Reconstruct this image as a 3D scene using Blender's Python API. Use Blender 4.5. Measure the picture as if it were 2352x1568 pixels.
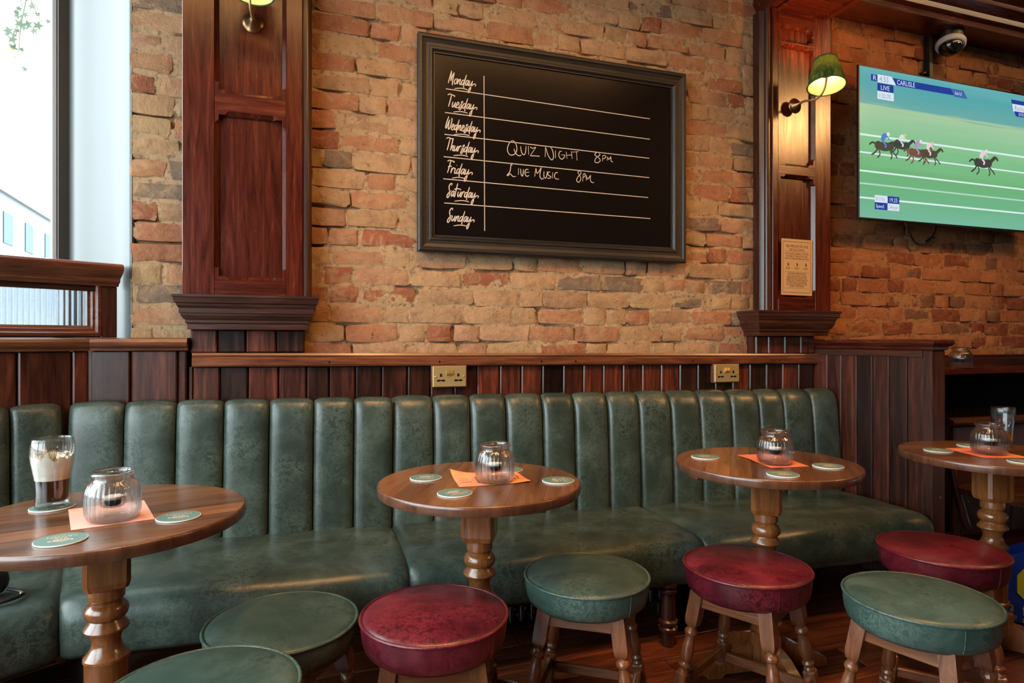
import bpy, bmesh, math, random
from mathutils import Matrix, Vector
random.seed(7)
PI = math.pi
sc = bpy.context.scene
col = sc.collection
for o in list(bpy.data.objects): bpy.data.objects.remove(o)

# ------------------------------------------------------------------ camera, world, lights, exposure
TH = math.atan(1450 / (5400 - 1176))          # the camera looks this far to the right of the wall's normal
cam = bpy.data.cameras.new('camera'); co = bpy.data.objects.new('camera', cam); col.objects.link(co)
co.location = (0, 0, 1.09); co.rotation_euler = (PI / 2, 0, -TH)
cam.sensor_width = 36; cam.lens = 1450 / 2352 * 36; cam.shift_y = -4 / 2352
cam.clip_start = 0.02
sc.camera = co
sc.view_settings.view_transform = 'Standard'; sc.view_settings.look = 'None'
sc.view_settings.exposure = 0.0; sc.view_settings.gamma = 1.0; sc.view_settings.use_curve_mapping = False

SKY = 11.5
w = bpy.data.worlds.new('world'); sc.world = w; w.use_nodes = True
w.node_tree.nodes['Background'].inputs[0].default_value = (0.84, 0.94, 1.0, 1)
w.node_tree.nodes['Background'].inputs[1].default_value = SKY
sc.cycles.max_bounces = 10; sc.cycles.transparent_max_bounces = 24
sc.cycles.diffuse_bounces = 4; sc.cycles.sample_clamp_indirect = 4.0
sc.cycles.blur_glossy = 0.6
sc.cycles.caustics_reflective = False; sc.cycles.caustics_refractive = False

WARM = (1.0, 0.50, 0.17)
def area(name, loc, aim, size, power, color, size_y=None, portal=False, spread=PI):
    l = bpy.data.lights.new(name, 'AREA'); l.energy = power; l.color = color; l.spread = spread
    if size_y: l.shape = 'RECTANGLE'; l.size = size; l.size_y = size_y
    else: l.shape = 'DISK'; l.size = size
    l.cycles.is_portal = portal
    o = bpy.data.objects.new(name, l); col.objects.link(o); o.location = loc
    o.rotation_euler = (Vector(aim) - Vector(loc)).to_track_quat('-Z', 'Y').to_euler()
    return o
# portals: they only steer samples to the street windows
area('portal_bay', (-1.12, 2.56, 1.98), (-0.59, 1.71, 1.98), 0.85, 1, (1, 1, 1), 1.9, True)
area('portal_side', (-1.45, 0.55, 1.62), (0, 0.55, 1.62), 3.5, 1, (1, 1, 1), 2.5, True)
# the bar's own warm ceiling spots (they hang above the picture)
def spot(name, loc, aim, power, angle, blend=0.6, radius=0.05, color=WARM):
    l = bpy.data.lights.new(name, 'SPOT'); l.energy = power; l.color = color
    l.spot_size = math.radians(angle); l.spot_blend = blend; l.shadow_soft_size = radius
    o = bpy.data.objects.new(name, l); col.objects.link(o); o.location = loc
    o.rotation_euler = (Vector(aim) - Vector(loc)).to_track_quat('-Z', 'Y').to_euler()
    return o
spot('ceiling_spot_wall_a', (0.55, 0.75, 2.98), (1.0, 2.6, 0.95), 120, 84, 0.9, 0.2)
spot('ceiling_spot_wall_b', (4.2, 0.6, 2.98), (1.7, 2.6, 1.4), 110, 85, 0.9, 0.2)
spot('ceiling_spot_alcove', (3.9, 0.7, 2.98), (3.2, 2.6, 1.2), 100, 75, 0.9, 0.2)
for x_ in (-0.1, 0.85, 1.75): spot('ceiling_spot_stools', (x_, 1.05, 2.98), (x_ + 0.05, 1.40, 0.4), 68, 46, 1.0, 0.15)
area('bar_light_row', (1.2, 1.08, 3.04), (1.2, 1.15, 0.0), 4.6, 46, WARM, 0.10)

# ------------------------------------------------------------------ materials
def mat(name):
    m = bpy.data.materials.new(name); m.use_nodes = True
    nt = m.node_tree; b = nt.nodes['Principled BSDF']
    return m, nt, b
def N(nt, t, **k):
    n = nt.nodes.new(t)
    for a, v in k.items():
        if a.startswith('i_'):
            key = a[2:].replace('_', ' ')
            n.inputs[key].default_value = v
        else: setattr(n, a, v)
    return n
def L(nt, a, b): nt.links.new(a, b)
def ramp(nt, fac, stops, interp='LINEAR'):
    r = nt.nodes.new('ShaderNodeValToRGB'); r.color_ramp.interpolation = interp
    e = r.color_ramp.elements
    while len(e) < len(stops): e.new(0.5)
    for x, (p, c) in zip(e, stops):
        x.position = p; x.color = (*c, 1) if len(c) == 3 else c
    L(nt, fac, r.inputs[0]); return r
def coords(nt, scale=(1, 1, 1), kind='Object', rnd=0.0):
    tc = nt.nodes.new('ShaderNodeTexCoord'); mp = nt.nodes.new('ShaderNodeMapping')
    mp.inputs['Scale'].default_value = scale
    L(nt, tc.outputs[kind], mp.inputs[0])
    if rnd:
        oi = nt.nodes.new('ShaderNodeObjectInfo'); mu = N(nt, 'ShaderNodeMath', operation='MULTIPLY'); mu.inputs[1].default_value = rnd
        L(nt, oi.outputs['Random'], mu.inputs[0])
        cx = nt.nodes.new('ShaderNodeCombineXYZ')
        for i in range(3): L(nt, mu.outputs[0], cx.inputs[i])
        L(nt, cx.outputs[0], mp.inputs['Location'])
    return mp.outputs[0]
def noise(nt, vec, scale, detail=4, rough=0.55, dist=0.0):
    n = N(nt, 'ShaderNodeTexNoise'); n.inputs['Scale'].default_value = scale; n.inputs['Detail'].default_value = detail
    n.inputs['Roughness'].default_value = rough; n.inputs['Distortion'].default_value = dist
    L(nt, vec, n.inputs['Vector']); return n.outputs['Fac']
def mixc(nt, fac, a, b, mode='MIX'):
    m = nt.nodes.new('ShaderNodeMix'); m.data_type = 'RGBA'; m.blend_type = mode
    for s, v in ((0, fac), (6, a), (7, b)):
        if hasattr(v, 'is_linked') or hasattr(v, 'links'): L(nt, v, m.inputs[s])
        elif s == 0: m.inputs[0].default_value = v
        else: m.inputs[s].default_value = (*v, 1)
    return m.outputs[2]
def bump(nt, b, h, strength=0.3, dist=0.01):
    n = nt.nodes.new('ShaderNodeBump'); n.inputs['Strength'].default_value = strength; n.inputs['Distance'].default_value = dist
    L(nt, h, n.inputs['Height']); L(nt, n.outputs[0], b.inputs['Normal'])
def plain(name, c, rough=0.5, metal=0.0, coat=0.0, emit=None, estr=1.0, spec=0.5):
    m, nt, b = mat(name)
    b.inputs['Base Color'].default_value = (*c, 1); b.inputs['Roughness'].default_value = rough; b.inputs['Metallic'].default_value = metal
    b.inputs['Coat Weight'].default_value = coat; b.inputs['Specular IOR Level'].default_value = spec
    if emit: b.inputs['Emission Color'].default_value = (*emit, 1); b.inputs['Emission Strength'].default_value = estr
    return m
def wood(name, cols, axis='z', rough=0.32, coat=0.25, vary=0.5, wear=0.0, grain=1.0, wearcol=(0.5, 0.3, 0.16)):
    """stained timber: long grain along one axis, each board its own tone"""
    m, nt, b = mat(name)
    s = {'x': (1.2, 16, 16), 'y': (16, 1.2, 16), 'z': (16, 16, 1.2)}[axis]
    v = coords(nt, tuple(a * grain for a in s), rnd=37.0)
    n1 = noise(nt, v, 2.2, 6, 0.62, 1.2)
    v2 = coords(nt, tuple(a * grain * 5 for a in s), rnd=11.0)
    n2 = noise(nt, v2, 2.0, 3, 0.6)
    f = N(nt, 'ShaderNodeMath', operation='MULTIPLY_ADD'); L(nt, n2, f.inputs[0]); f.inputs[1].default_value = 0.45; L(nt, n1, f.inputs[2])
    f2 = N(nt, 'ShaderNodeMath', operation='SUBTRACT'); L(nt, f.outputs[0], f2.inputs[0]); f2.inputs[1].default_value = 0.22
    r = ramp(nt, f2.outputs[0], [(0.25, cols[0]), (0.5, cols[1]), (0.78, cols[2])])
    oi = nt.nodes.new('ShaderNodeObjectInfo')
    rr = ramp(nt, oi.outputs['Random'], [(0.0, (1 - vary,) * 3), (0.5, (1, 1, 1)), (1.0, (1 + vary, 1 + vary * 0.8, 1 + vary * 0.7))])
    c = mixc(nt, 1.0, r.outputs[0], rr.outputs[0], 'MULTIPLY')
    if wear:
        g = coords(nt, (1, 1, 1), rnd=5.0)
        wn = noise(nt, g, 14, 8, 0.75, 0.4)
        wr = ramp(nt, wn, [(0.66, (0, 0, 0)), (0.74, (wear,) * 3)])
        c = mixc(nt, wr.outputs[0], c, wearcol)
    L(nt, c, b.inputs['Base Color'])
    rg = ramp(nt, n1, [(0.2, (rough * 0.75,) * 3), (0.8, (rough * 1.3,) * 3)]); L(nt, rg.outputs[0], b.inputs['Roughness'])
    b.inputs['Coat Weight'].default_value = coat; b.inputs['Coat Roughness'].default_value = 0.18
    bump(nt, b, f.outputs[0], 0.12, 0.002)
    return m
def leather(name, base, light, dark, rough=0.36):
    m, nt, b = mat(name)
    v = coords(nt, (1, 1, 1), rnd=9.0)
    n1 = noise(nt, v, 5, 6, 0.65, 0.6)
    r = ramp(nt, n1, [(0.3, dark), (0.5, base), (0.72, tuple(a * 0.6 + c * 0.4 for a, c in zip(base, light)))])
    # fine pale craze lines of a pull-up hide
    n2 = noise(nt, v, 34, 9, 0.86, 0.5)
    ab = N(nt, 'ShaderNodeMath', operation='SUBTRACT'); L(nt, n2, ab.inputs[0]); ab.inputs[1].default_value = 0.5
    ab2 = N(nt, 'ShaderNodeMath', operation='ABSOLUTE'); L(nt, ab.outputs[0], ab2.inputs[0])
    cr = ramp(nt, ab2.outputs[0], [(0.0, (1, 1, 1)), (0.028, (0, 0, 0))])
    pn = noise(nt, v, 7, 4); pr = ramp(nt, pn, [(0.38, (0.08,) * 3), (0.66, (0.95,) * 3)])
    k = N(nt, 'ShaderNodeMath', operation='MULTIPLY'); L(nt, cr.outputs[0], k.inputs[0]); L(nt, pr.outputs[0], k.inputs[1])
    c = mixc(nt, k.outputs[0], r.outputs[0], light)
    L(nt, c, b.inputs['Base Color'])
    b.inputs['Roughness'].default_value = rough
    n3 = noise(nt, v, 260, 3); n4 = noise(nt, v, 9, 3)
    ad = N(nt, 'ShaderNodeMath', operation='MULTIPLY_ADD'); L(nt, n4, ad.inputs[0]); ad.inputs[1].default_value = 5.0; L(nt, n3, ad.inputs[2])
    bump(nt, b, ad.outputs[0], 0.25, 0.0012)
    return m
def brickmat(name, tones, mortar, smear=0.5):
    m, nt, b = mat(name)
    oi = nt.nodes.new('ShaderNodeObjectInfo')
    n = len(tones)
    r = ramp(nt, oi.outputs['Random'], [((i + 0.0) / n, t) for i, t in enumerate(tones)], 'CONSTANT')
    v = coords(nt, (1, 1, 1), rnd=61.0)
    n1 = noise(nt, v, 16, 6, 0.7, 0.5)
    tone = ramp(nt, n1, [(0.25, (0.55, 0.5, 0.48)), (0.5, (1, 1, 1)), (0.8, (1.25, 1.2, 1.15))])
    c = mixc(nt, 1.0, r.outputs[0], tone.outputs[0], 'MULTIPLY')
    # lime and mortar dragged over the faces
    geo = nt.nodes.new('ShaderNodeNewGeometry')
    g = noise(nt, geo.outputs['Position'], 11, 8, 0.74, 1.0)
    gr = ramp(nt, g, [(0.50, (0, 0, 0)), (0.60, (smear,) * 3)])
    c = mixc(nt, gr.outputs[0], c, mortar)
    c = mixc(nt, 0.06, c, mortar)
    # pits and soot spots
    p = noise(nt, v, 60, 4, 0.6); pr = ramp(nt, p, [(0.26, (1, 1, 1)), (0.35, (0, 0, 0))])
    c = mixc(nt, pr.outputs[0], c, (0.10, 0.045, 0.03))
    L(nt, c, b.inputs['Base Color']); b.inputs['Roughness'].default_value = 0.85; b.inputs['Specular IOR Level'].default_value = 0.2
    h = noise(nt, v, 34, 8, 0.72, 0.3)
    bump(nt, b, h, 1.0, 0.016)
    return m
def mortarmat(name, c1, c2):
    m, nt, b = mat(name)
    geo = nt.nodes.new('ShaderNodeNewGeometry')
    g = noise(nt, geo.outputs['Position'], 9, 6, 0.7); r = ramp(nt, g, [(0.3, c1), (0.7, c2)])
    p = noise(nt, geo.outputs['Position'], 45, 5, 0.65); pr = ramp(nt, p, [(0.3, (0.3,) * 3), (0.5, (1, 1, 1))])
    c = mixc(nt, 1.0, r.outputs[0], pr.outputs[0], 'MULTIPLY')
    L(nt, c, b.inputs['Base Color']); b.inputs['Roughness'].default_value = 0.95; b.inputs['Specular IOR Level'].default_value = 0.1
    h = noise(nt, geo.outputs['Position'], 55, 8, 0.75)
    bump(nt, b, h, 0.9, 0.015)
    return m
def edge_gloss(nt, k=0.7, base=0.045, pw=2.6):
    """how much a thin wall mirrors: little face on, much at a glancing angle (the same from both sides)"""
    lw = nt.nodes.new('ShaderNodeLayerWeight'); lw.inputs[0].default_value = 0.5
    p = N(nt, 'ShaderNodeMath', operation='POWER'); L(nt, lw.outputs['Facing'], p.inputs[0]); p.inputs[1].default_value = pw
    q = N(nt, 'ShaderNodeMath', operation='MULTIPLY_ADD'); L(nt, p.outputs[0], q.inputs[0]); q.inputs[1].default_value = k; q.inputs[2].default_value = base
    return q.outputs[0]
def glassmat(name, tint=(1, 1, 1), clear=0.85, rough=0.0, ior=0.7, refr=1.45):
    """blown glass: straight see-through walls (light reaches what is inside), fresnel reflections, a share of refraction"""
    m = bpy.data.materials.new(name); m.use_nodes = True; nt = m.node_tree; nt.nodes.clear()
    out = nt.nodes.new('ShaderNodeOutputMaterial'); g = nt.nodes.new('ShaderNodeBsdfGlass'); t = nt.nodes.new('ShaderNodeBsdfTransparent')
    g.inputs['IOR'].default_value = refr; g.inputs['Roughness'].default_value = rough; g.inputs['Color'].default_value = (*tint, 1)
    t.inputs['Color'].default_value = (*tint, 1)
    mx = nt.nodes.new('ShaderNodeMixShader'); mx.inputs[0].default_value = clear
    L(nt, g.outputs[0], mx.inputs[1]); L(nt, t.outputs[0], mx.inputs[2])
    gl = nt.nodes.new('ShaderNodeBsdfGlossy'); gl.inputs['Roughness'].default_value = 0.03
    m2 = nt.nodes.new('ShaderNodeMixShader'); L(nt, edge_gloss(nt, ior), m2.inputs[0]); L(nt, mx.outputs[0], m2.inputs[1]); L(nt, gl.outputs[0], m2.inputs[2])
    L(nt, m2.outputs[0], out.inputs[0])
    return m
def panemat(name):
    """flat window glass: clear, with a fresnel reflection"""
    m = bpy.data.materials.new(name); m.use_nodes = True; nt = m.node_tree; nt.nodes.clear()
    out = nt.nodes.new('ShaderNodeOutputMaterial'); g = nt.nodes.new('ShaderNodeBsdfGlossy'); t = nt.nodes.new('ShaderNodeBsdfTransparent')
    g.inputs['Roughness'].default_value = 0.0; t.inputs[0].default_value = (0.96, 0.985, 0.98, 1)
    mx = nt.nodes.new('ShaderNodeMixShader')
    L(nt, edge_gloss(nt, 0.6, 0.03, 4.0), mx.inputs[0]); L(nt, t.outputs[0], mx.inputs[1]); L(nt, g.outputs[0], mx.inputs[2]); L(nt, mx.outputs[0], out.inputs[0])
    return m

M = {}
DK = [(0.016, 0.005, 0.003), (0.040, 0.0115, 0.0065), (0.09, 0.026, 0.012)]
RD = [(0.022, 0.0032, 0.0015), (0.062, 0.0088, 0.0034), (0.125, 0.0215, 0.0065)]
M['mahogany'] = wood('mahogany', RD, 'z', 0.24, 0.12, 0.15, 0.12)
M['mahogany_x'] = wood('mahogany_x', RD, 'x', 0.24, 0.12, 0.15, 0.12)
M['mahogany_y'] = wood('mahogany_y', RD, 'y', 0.26, 0.5, 0.15, 0.12)
M['dark_x'] = wood('dark_wood_x', DK, 'x', 0.36, 0.25, 0.12, 0.10)
M['dark_y'] = wood('dark_wood_y', DK, 'y', 0.36, 0.25, 0.12, 0.05)
M['dark'] = wood('dark_wood', DK, 'z', 0.36, 0.25, 0.2, 0.10)
M['plank'] = wood('matchboard', [(0.013, 0.0038, 0.0026), (0.052, 0.0125, 0.0065), (0.15, 0.037, 0.0145)], 'z', 0.34, 0.2, 0.85, 0.25)
M['rail_x'] = wood('rail_wood', [(0.05, 0.014, 0.007), (0.13, 0.04, 0.018), (0.26, 0.09, 0.036)], 'x', 0.3, 0.35, 0.1, 0.18)
M['oak'] = wood('stool_wood', [(0.058, 0.018, 0.007), (0.145, 0.048, 0.017), (0.24, 0.088, 0.033)], 'z', 0.3, 0.4, 0.15, 0.12)
M['oak_x'] = wood('stool_wood_x', [(0.062, 0.020, 0.008), (0.155, 0.052, 0.019), (0.26, 0.098, 0.037)], 'x', 0.3, 0.35, 0.15, 0.12)
M['pedestal'] = wood('pedestal_wood', [(0.10, 0.029, 0.008), (0.19, 0.060, 0.016), (0.28, 0.100, 0.029)], 'z', 0.24, 0.6, 0.1, 0.05)
M['edge'] = wood('table_edge', [(0.05, 0.018, 0.009), (0.085, 0.030, 0.014), (0.13, 0.05, 0.024)], 'z', 0.28, 0.5, 0.1, 0.1, 0.5)
M['floor'] = wood('floorboard', [(0.028, 0.008, 0.004), (0.10, 0.026, 0.010), (0.21, 0.058, 0.021)], 'x', 0.42, 0.15, 0.55, 0.08)
M['green'] = leather('green_leather', (0.028, 0.043, 0.034), (0.13, 0.17, 0.14), (0.016, 0.027, 0.021), 0.33)
M['green_stool'] = leather('green_stool_leather', (0.032, 0.062, 0.051), (0.14, 0.20, 0.165), (0.021, 0.042, 0.035), 0.33)
M['burgundy'] = leather('burgundy_leather', (0.072, 0.0050, 0.0105), (0.26, 0.03, 0.045), (0.024, 0.003, 0.006), 0.30)
TONES_ = [(0.47, 0.26, 0.135), (0.52, 0.30, 0.16), (0.43, 0.17, 0.085), (0.50, 0.28, 0.15), (0.50, 0.24, 0.14), (0.40, 0.23, 0.13), (0.30, 0.085, 0.045),
         (0.50, 0.33, 0.17), (0.47, 0.21, 0.11), (0.22, 0.15, 0.11), (0.53, 0.27, 0.15), (0.46, 0.18, 0.10), (0.45, 0.28, 0.16), (0.55, 0.31, 0.18)]
TONES = [(0.50, 0.30, 0.155), (0.54, 0.33, 0.18), (0.47, 0.22, 0.115), (0.52, 0.31, 0.165), (0.50, 0.265, 0.155), (0.44, 0.26, 0.145), (0.36, 0.12, 0.065), (0.53, 0.35, 0.18), (0.50, 0.24, 0.125), (0.24, 0.17, 0.125), (0.55, 0.30, 0.17), (0.49, 0.21, 0.11), (0.48, 0.30, 0.17), (0.56, 0.33, 0.19), (0.42, 0.17, 0.09), (0.52, 0.32, 0.17)]
M['brick'] = brickmat('old_brick', TONES, (0.58, 0.38, 0.20), 0.5)
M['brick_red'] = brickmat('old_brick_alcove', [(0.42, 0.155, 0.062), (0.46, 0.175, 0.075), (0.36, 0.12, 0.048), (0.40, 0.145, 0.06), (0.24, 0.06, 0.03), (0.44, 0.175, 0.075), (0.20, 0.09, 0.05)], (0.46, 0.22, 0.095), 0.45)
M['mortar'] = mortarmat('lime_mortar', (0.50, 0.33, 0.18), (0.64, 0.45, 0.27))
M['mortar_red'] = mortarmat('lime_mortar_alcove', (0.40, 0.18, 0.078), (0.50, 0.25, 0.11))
M['plaster'] = plain('reveal_paint', (0.082, 0.088, 0.087), 0.42, coat=0.1)
M['pane'] = panemat('window_glass')
M['jar'] = glassmat('jar_glass', (0.985, 0.99, 0.99), 0.66, 0.0, 0.8)
M['glass'] = glassmat('beer_glass', (0.985, 0.99, 0.985), 0.9, 0.0, 0.6)
M['reeded'] = glassmat('reeded_glass', (0.93, 0.97, 1.0), 0.12, 0.04, 0.3, 1.5)
M['brass'] = plain('polished_brass', (0.80, 0.58, 0.26), 0.28, 0.9)
M['brass_dull'] = plain('brushed_brass', (0.62, 0.45, 0.20), 0.45, 0.7)
M['bronze'] = plain('aged_bronze', (0.30, 0.17, 0.08), 0.3, 1.0)
M['black'] = plain('black_plastic', (0.008, 0.008, 0.009), 0.35)
M['blackpaint'] = wood('black_stained_frame', [(0.006, 0.005, 0.005), (0.013, 0.011, 0.010), (0.028, 0.022, 0.019)], 'x', 0.5, 0.05, 0.05, 0.0)
M['slate'] = plain('blackboard_paint', (0.007, 0.0052, 0.0050), 0.22, spec=0.18)
M['chalk'] = plain('chalk_pen', (0.62, 0.55, 0.47), 0.8)
M['white'] = plain('white_plastic', (0.6, 0.6, 0.58), 0.4)
M['dome'] = plain('smoked_dome', (0.01, 0.01, 0.01), 0.08, coat=1.0)
M['wax'] = plain('tealight_wax', (0.82, 0.80, 0.76), 0.45)
M['tin'] = plain('blackened_cup', (0.02, 0.022, 0.022), 0.35, 0.6)
M['wire'] = plain('dark_wire', (0.03, 0.03, 0.032), 0.4, 0.7)
M['steel'] = plain('radiator_enamel', (0.014, 0.014, 0.014), 0.25, 0.0, 0.5)
M['card'] = plain('coaster_board', (0.74, 0.73, 0.70), 0.8)
M['teal'] = plain('coaster_print', (0.085, 0.165, 0.14), 0.6)
M['copper'] = plain('coaster_ink', (0.62, 0.43, 0.30), 0.6)
M['bag'] = plain('bag_plastic', (0.012, 0.045, 0.30), 0.3, coat=0.3)
M['yellow'] = plain('bag_yellow', (0.72, 0.60, 0.03), 0.35)
M['navy'] = plain('navy_leather', (0.006, 0.008, 0.016), 0.4)
M['notice'] = plain('notice_card', (0.55, 0.34, 0.16), 0.6)
M['ink'] = plain('notice_ink', (0.10, 0.05, 0.025), 0.7)
M['pane_frame'] = plain('window_frame_paint', (0.05, 0.044, 0.038), 0.5)
M['white_bead'] = plain('window_bead_paint', (0.7, 0.72, 0.74), 0.4)
M['ceil'] = plain('ceiling_paint', (0.16, 0.12, 0.085), 0.6)
M['void'] = plain('dark_recess', (0.008, 0.006, 0.005), 0.9, spec=0.08)  # near black: the shade of hollows and gaps put into the colour
M['room'] = plain('far_wall_paint', (0.06, 0.035, 0.022), 0.6)
M['foam'] = plain('stout_foam', (0.80, 0.72, 0.60), 0.6)
m, nt, b = mat('foam_film'); v = coords(nt, (1, 1, 1)); sp = nt.nodes.new('ShaderNodeSeparateXYZ'); L(nt, v, sp.inputs[0])
n_ = noise(nt, v, 60, 5, 0.7, 0.4); k_ = N(nt, 'ShaderNodeMath', operation='MULTIPLY_ADD'); L(nt, sp.outputs['Z'], k_.inputs[0]); k_.inputs[1].default_value = -8.5; L(nt, n_, k_.inputs[2])
r_ = ramp(nt, k_.outputs[0], [(0.0, (0, 0, 0)), (0.06, (1, 1, 1))])
k2 = N(nt, 'ShaderNodeMath', operation='ADD'); L(nt, k_.outputs[0], k2.inputs[0]); k2.inputs[1].default_value = 0.66
r_ = ramp(nt, k2.outputs[0], [(0.06, (0, 0, 0)), (0.12, (0.95,) * 3)]); L(nt, r_.outputs[0], b.inputs['Alpha'])
b.inputs['Base Color'].default_value = (0.86, 0.80, 0.70, 1); b.inputs['Roughness'].default_value = 0.7; M['film'] = m
m, nt, b = mat('stout'); b.inputs['Base Color'].default_value = (0.02, 0.004, 0.002, 1); b.inputs['Roughness'].default_value = 0.08; M['stout'] = m
M['ale'] = glassmat('pale_ale', (0.95, 0.62, 0.16), 0.7, 0.02, 0.2, 1.33)
M['gold'] = plain('gold_print', (0.55, 0.36, 0.10), 0.35, 0.7)
M['grey_ink'] = plain('faded_print', (0.50, 0.49, 0.46), 0.6)

# ------------------------------------------------------------------ mesh builder
class MB:
    def __init__(s): s.v = []; s.f = []; s.T = Matrix.Identity(4)
    def add(s, vs, fs):
        o = len(s.v)
        for p in vs: s.v.append(tuple(s.T @ Vector(p)))
        for f in fs: s.f.append(tuple(o + i for i in f))
    def box(s, x0, x1, y0, y1, z0, z1, b=0.0):
        if b <= 0:
            vs = [(x, y, z) for x in (x0, x1) for y in (y0, y1) for z in (z0, z1)]
            s.add(vs, [(0, 1, 3, 2), (4, 6, 7, 5), (0, 4, 5, 1), (2, 3, 7, 6), (0, 2, 6, 4), (1, 5, 7, 3)]); return
        X, Y, Z = (x0, x1), (y0, y1), (z0, z1); vs = []; ix = {}
        for i in (0, 1):
            for j in (0, 1):
                for k in (0, 1):
                    sx, sy, sz = (1 if i == 0 else -1), (1 if j == 0 else -1), (1 if k == 0 else -1)
                    ix[i, j, k] = len(vs)
                    vs += [(X[i], Y[j] + sy * b, Z[k] + sz * b), (X[i] + sx * b, Y[j], Z[k] + sz * b), (X[i] + sx * b, Y[j] + sy * b, Z[k])]
        F = []
        for i in (0, 1): F.append([ix[i, 0, 0], ix[i, 1, 0], ix[i, 1, 1], ix[i, 0, 1]])
        for j in (0, 1): F.append([ix[0, j, 0] + 1, ix[1, j, 0] + 1, ix[1, j, 1] + 1, ix[0, j, 1] + 1])
        for k in (0, 1): F.append([ix[0, 0, k] + 2, ix[1, 0, k] + 2, ix[1, 1, k] + 2, ix[0, 1, k] + 2])
        for i in (0, 1):
            for j in (0, 1): F.append([ix[i, j, 0], ix[i, j, 1], ix[i, j, 1] + 1, ix[i, j, 0] + 1])
        for i in (0, 1):
            for k in (0, 1): F.append([ix[i, 0, k], ix[i, 1, k], ix[i, 1, k] + 2, ix[i, 0, k] + 2])
        for j in (0, 1):
            for k in (0, 1): F.append([ix[0, j, k] + 1, ix[1, j, k] + 1, ix[1, j, k] + 2, ix[0, j, k] + 2])
        for q in ix.values(): F.append([q, q + 1, q + 2])
        s.add(vs, F)
    def prism(s, prof, axis, t0, t1, shear=None, caps=True):
        """closed outline swept along an axis; shear(a, b, end) may shift the ends (mitres)"""
        n = len(prof); vs = []
        for e, t in ((0, t0), (1, t1)):
            for a, b in prof:
                tt = t + (shear(a, b, e) if shear else 0)
                vs.append({'x': (tt, a, b), 'y': (a, tt, b), 'z': (a, b, tt)}[axis])
        fs = [(i, (i + 1) % n, n + (i + 1) % n, n + i) for i in range(n)]
        if caps: fs += [tuple(range(n - 1, -1, -1)), tuple(range(n, 2 * n))]
        s.add(vs, fs)
    def lathe(s, prof, n=32, c=(0, 0, 0), close=False, rfun=None):
        vs = []; fs = []
        for r, z in prof:
            for i in range(n):
                a = 2 * PI * i / n
                rr = r * (rfun(a, z) if rfun else 1)
                vs.append((c[0] + rr * math.cos(a), c[1] + rr * math.sin(a), c[2] + z))
        m = len(prof)
        for j in range(m if close else m - 1):
            for i in range(n):
                a, b2 = j * n + i, j * n + (i + 1) % n
                c2, d = ((j + 1) % m) * n + (i + 1) % n, ((j + 1) % m) * n + i
                fs.append((a, b2, c2, d))
        if not close:
            fs.append(tuple(range(n - 1, -1, -1))); fs.append(tuple((m - 1) * n + i for i in range(n)))
        s.add(vs, fs)
    def tube(s, pts, r, n=8, closed=False):
        P = [Vector(p) for p in pts]; m = len(P); vs = []; fs = []
        up = None
        for i, p in enumerate(P):
            if closed: t = P[(i + 1) % m] - P[i - 1]
            else: t = P[min(i + 1, m - 1)] - P[max(i - 1, 0)]
            t.normalize()
            if up is None:
                up = Vector((0, 0, 1)) if abs(t.z) < 0.9 else Vector((1, 0, 0))
            u = t.cross(up); u.normalize(); up = u.cross(t)
            rr = r[i] if isinstance(r, (list, tuple)) else r
            for k in range(n):
                a = 2 * PI * k / n
                vs.append(tuple(p + u * (rr * math.cos(a)) + up * (rr * math.sin(a))))
        for i in range(m if closed else m - 1):
            for k in range(n):
                j = (i + 1) % m
                fs.append((i * n + k, i * n + (k + 1) % n, j * n + (k + 1) % n, j * n + k))
        if not closed: fs += [tuple(range(n - 1, -1, -1)), tuple((m - 1) * n + k for k in range(n))]
        s.add(vs, fs)
    def grid(s, rows, wrap=False):
        n = len(rows[0]); vs = [p for r in rows for p in r]; fs = []
        for i in range(len(rows) - 1):
            for k in range(n if wrap else n - 1):
                fs.append((i * n + k, i * n + (k + 1) % n, (i + 1) * n + (k + 1) % n, (i + 1) * n + k))
        s.add(vs, fs)
    def mesh(s, name, mt, smooth=0.7, fix=True):
        me = bpy.data.meshes.new(name); me.from_pydata(s.v, [], s.f); me.update()
        if fix:
            bm = bmesh.new(); bm.from_mesh(me); bmesh.ops.recalc_face_normals(bm, faces=bm.faces); bm.to_mesh(me); bm.free()
        if smooth:
            me.shade_smooth(); me.set_sharp_from_angle(angle=smooth)
        for x in (mt if isinstance(mt, (list, tuple)) else [mt]): me.materials.append(x)
        return me
    def build(s, name, mt, parent=None, smooth=0.7, fix=True):
        return link(name, s.mesh(name, mt, smooth, fix), parent)
def link(name, data, parent=None, loc=None, rot=None):
    o = bpy.data.objects.new(name, data); col.objects.link(o)
    if parent: o.parent = parent
    if loc: o.location = loc
    if rot: o.rotation_euler = rot
    return o
def tag(o, label, cat, group=None):
    o['label'] = label; o['category'] = cat
    if group: o['group'] = group
    return o
def thing(name, label, cat, loc=(0, 0, 0), rot=(0, 0, 0), group=None):
    o = link(name, None, None, loc, rot); o.empty_display_size = 0.1
    return tag(o, label, cat, group)
def struct(o): o['kind'] = 'structure'; return o
def copytree(o, parent=None):
    c = o.copy(); col.objects.link(c)
    if parent: c.parent = parent
    for ch in list(o.children): copytree(ch, c)
    return c
def cr(pts, n=6, closed=False):
    """smooth curve through points"""
    P = [Vector(p) for p in pts]; out = []; m = len(P)
    for i in range(m if closed else m - 1):
        g = (lambda k: P[k % m]) if closed else (lambda k: P[max(0, min(m - 1, k))])
        a, b, c, d = g(i - 1), g(i), g(i + 1), g(i + 2)
        for k in range(n):
            t = k / n
            out.append(0.5 * ((2 * b) + (c - a) * t + (2 * a - 5 * b + 4 * c - d) * t * t + (3 * b - a - 3 * c + d) * t ** 3))
    if not closed: out.append(P[-1])
    return out
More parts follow.
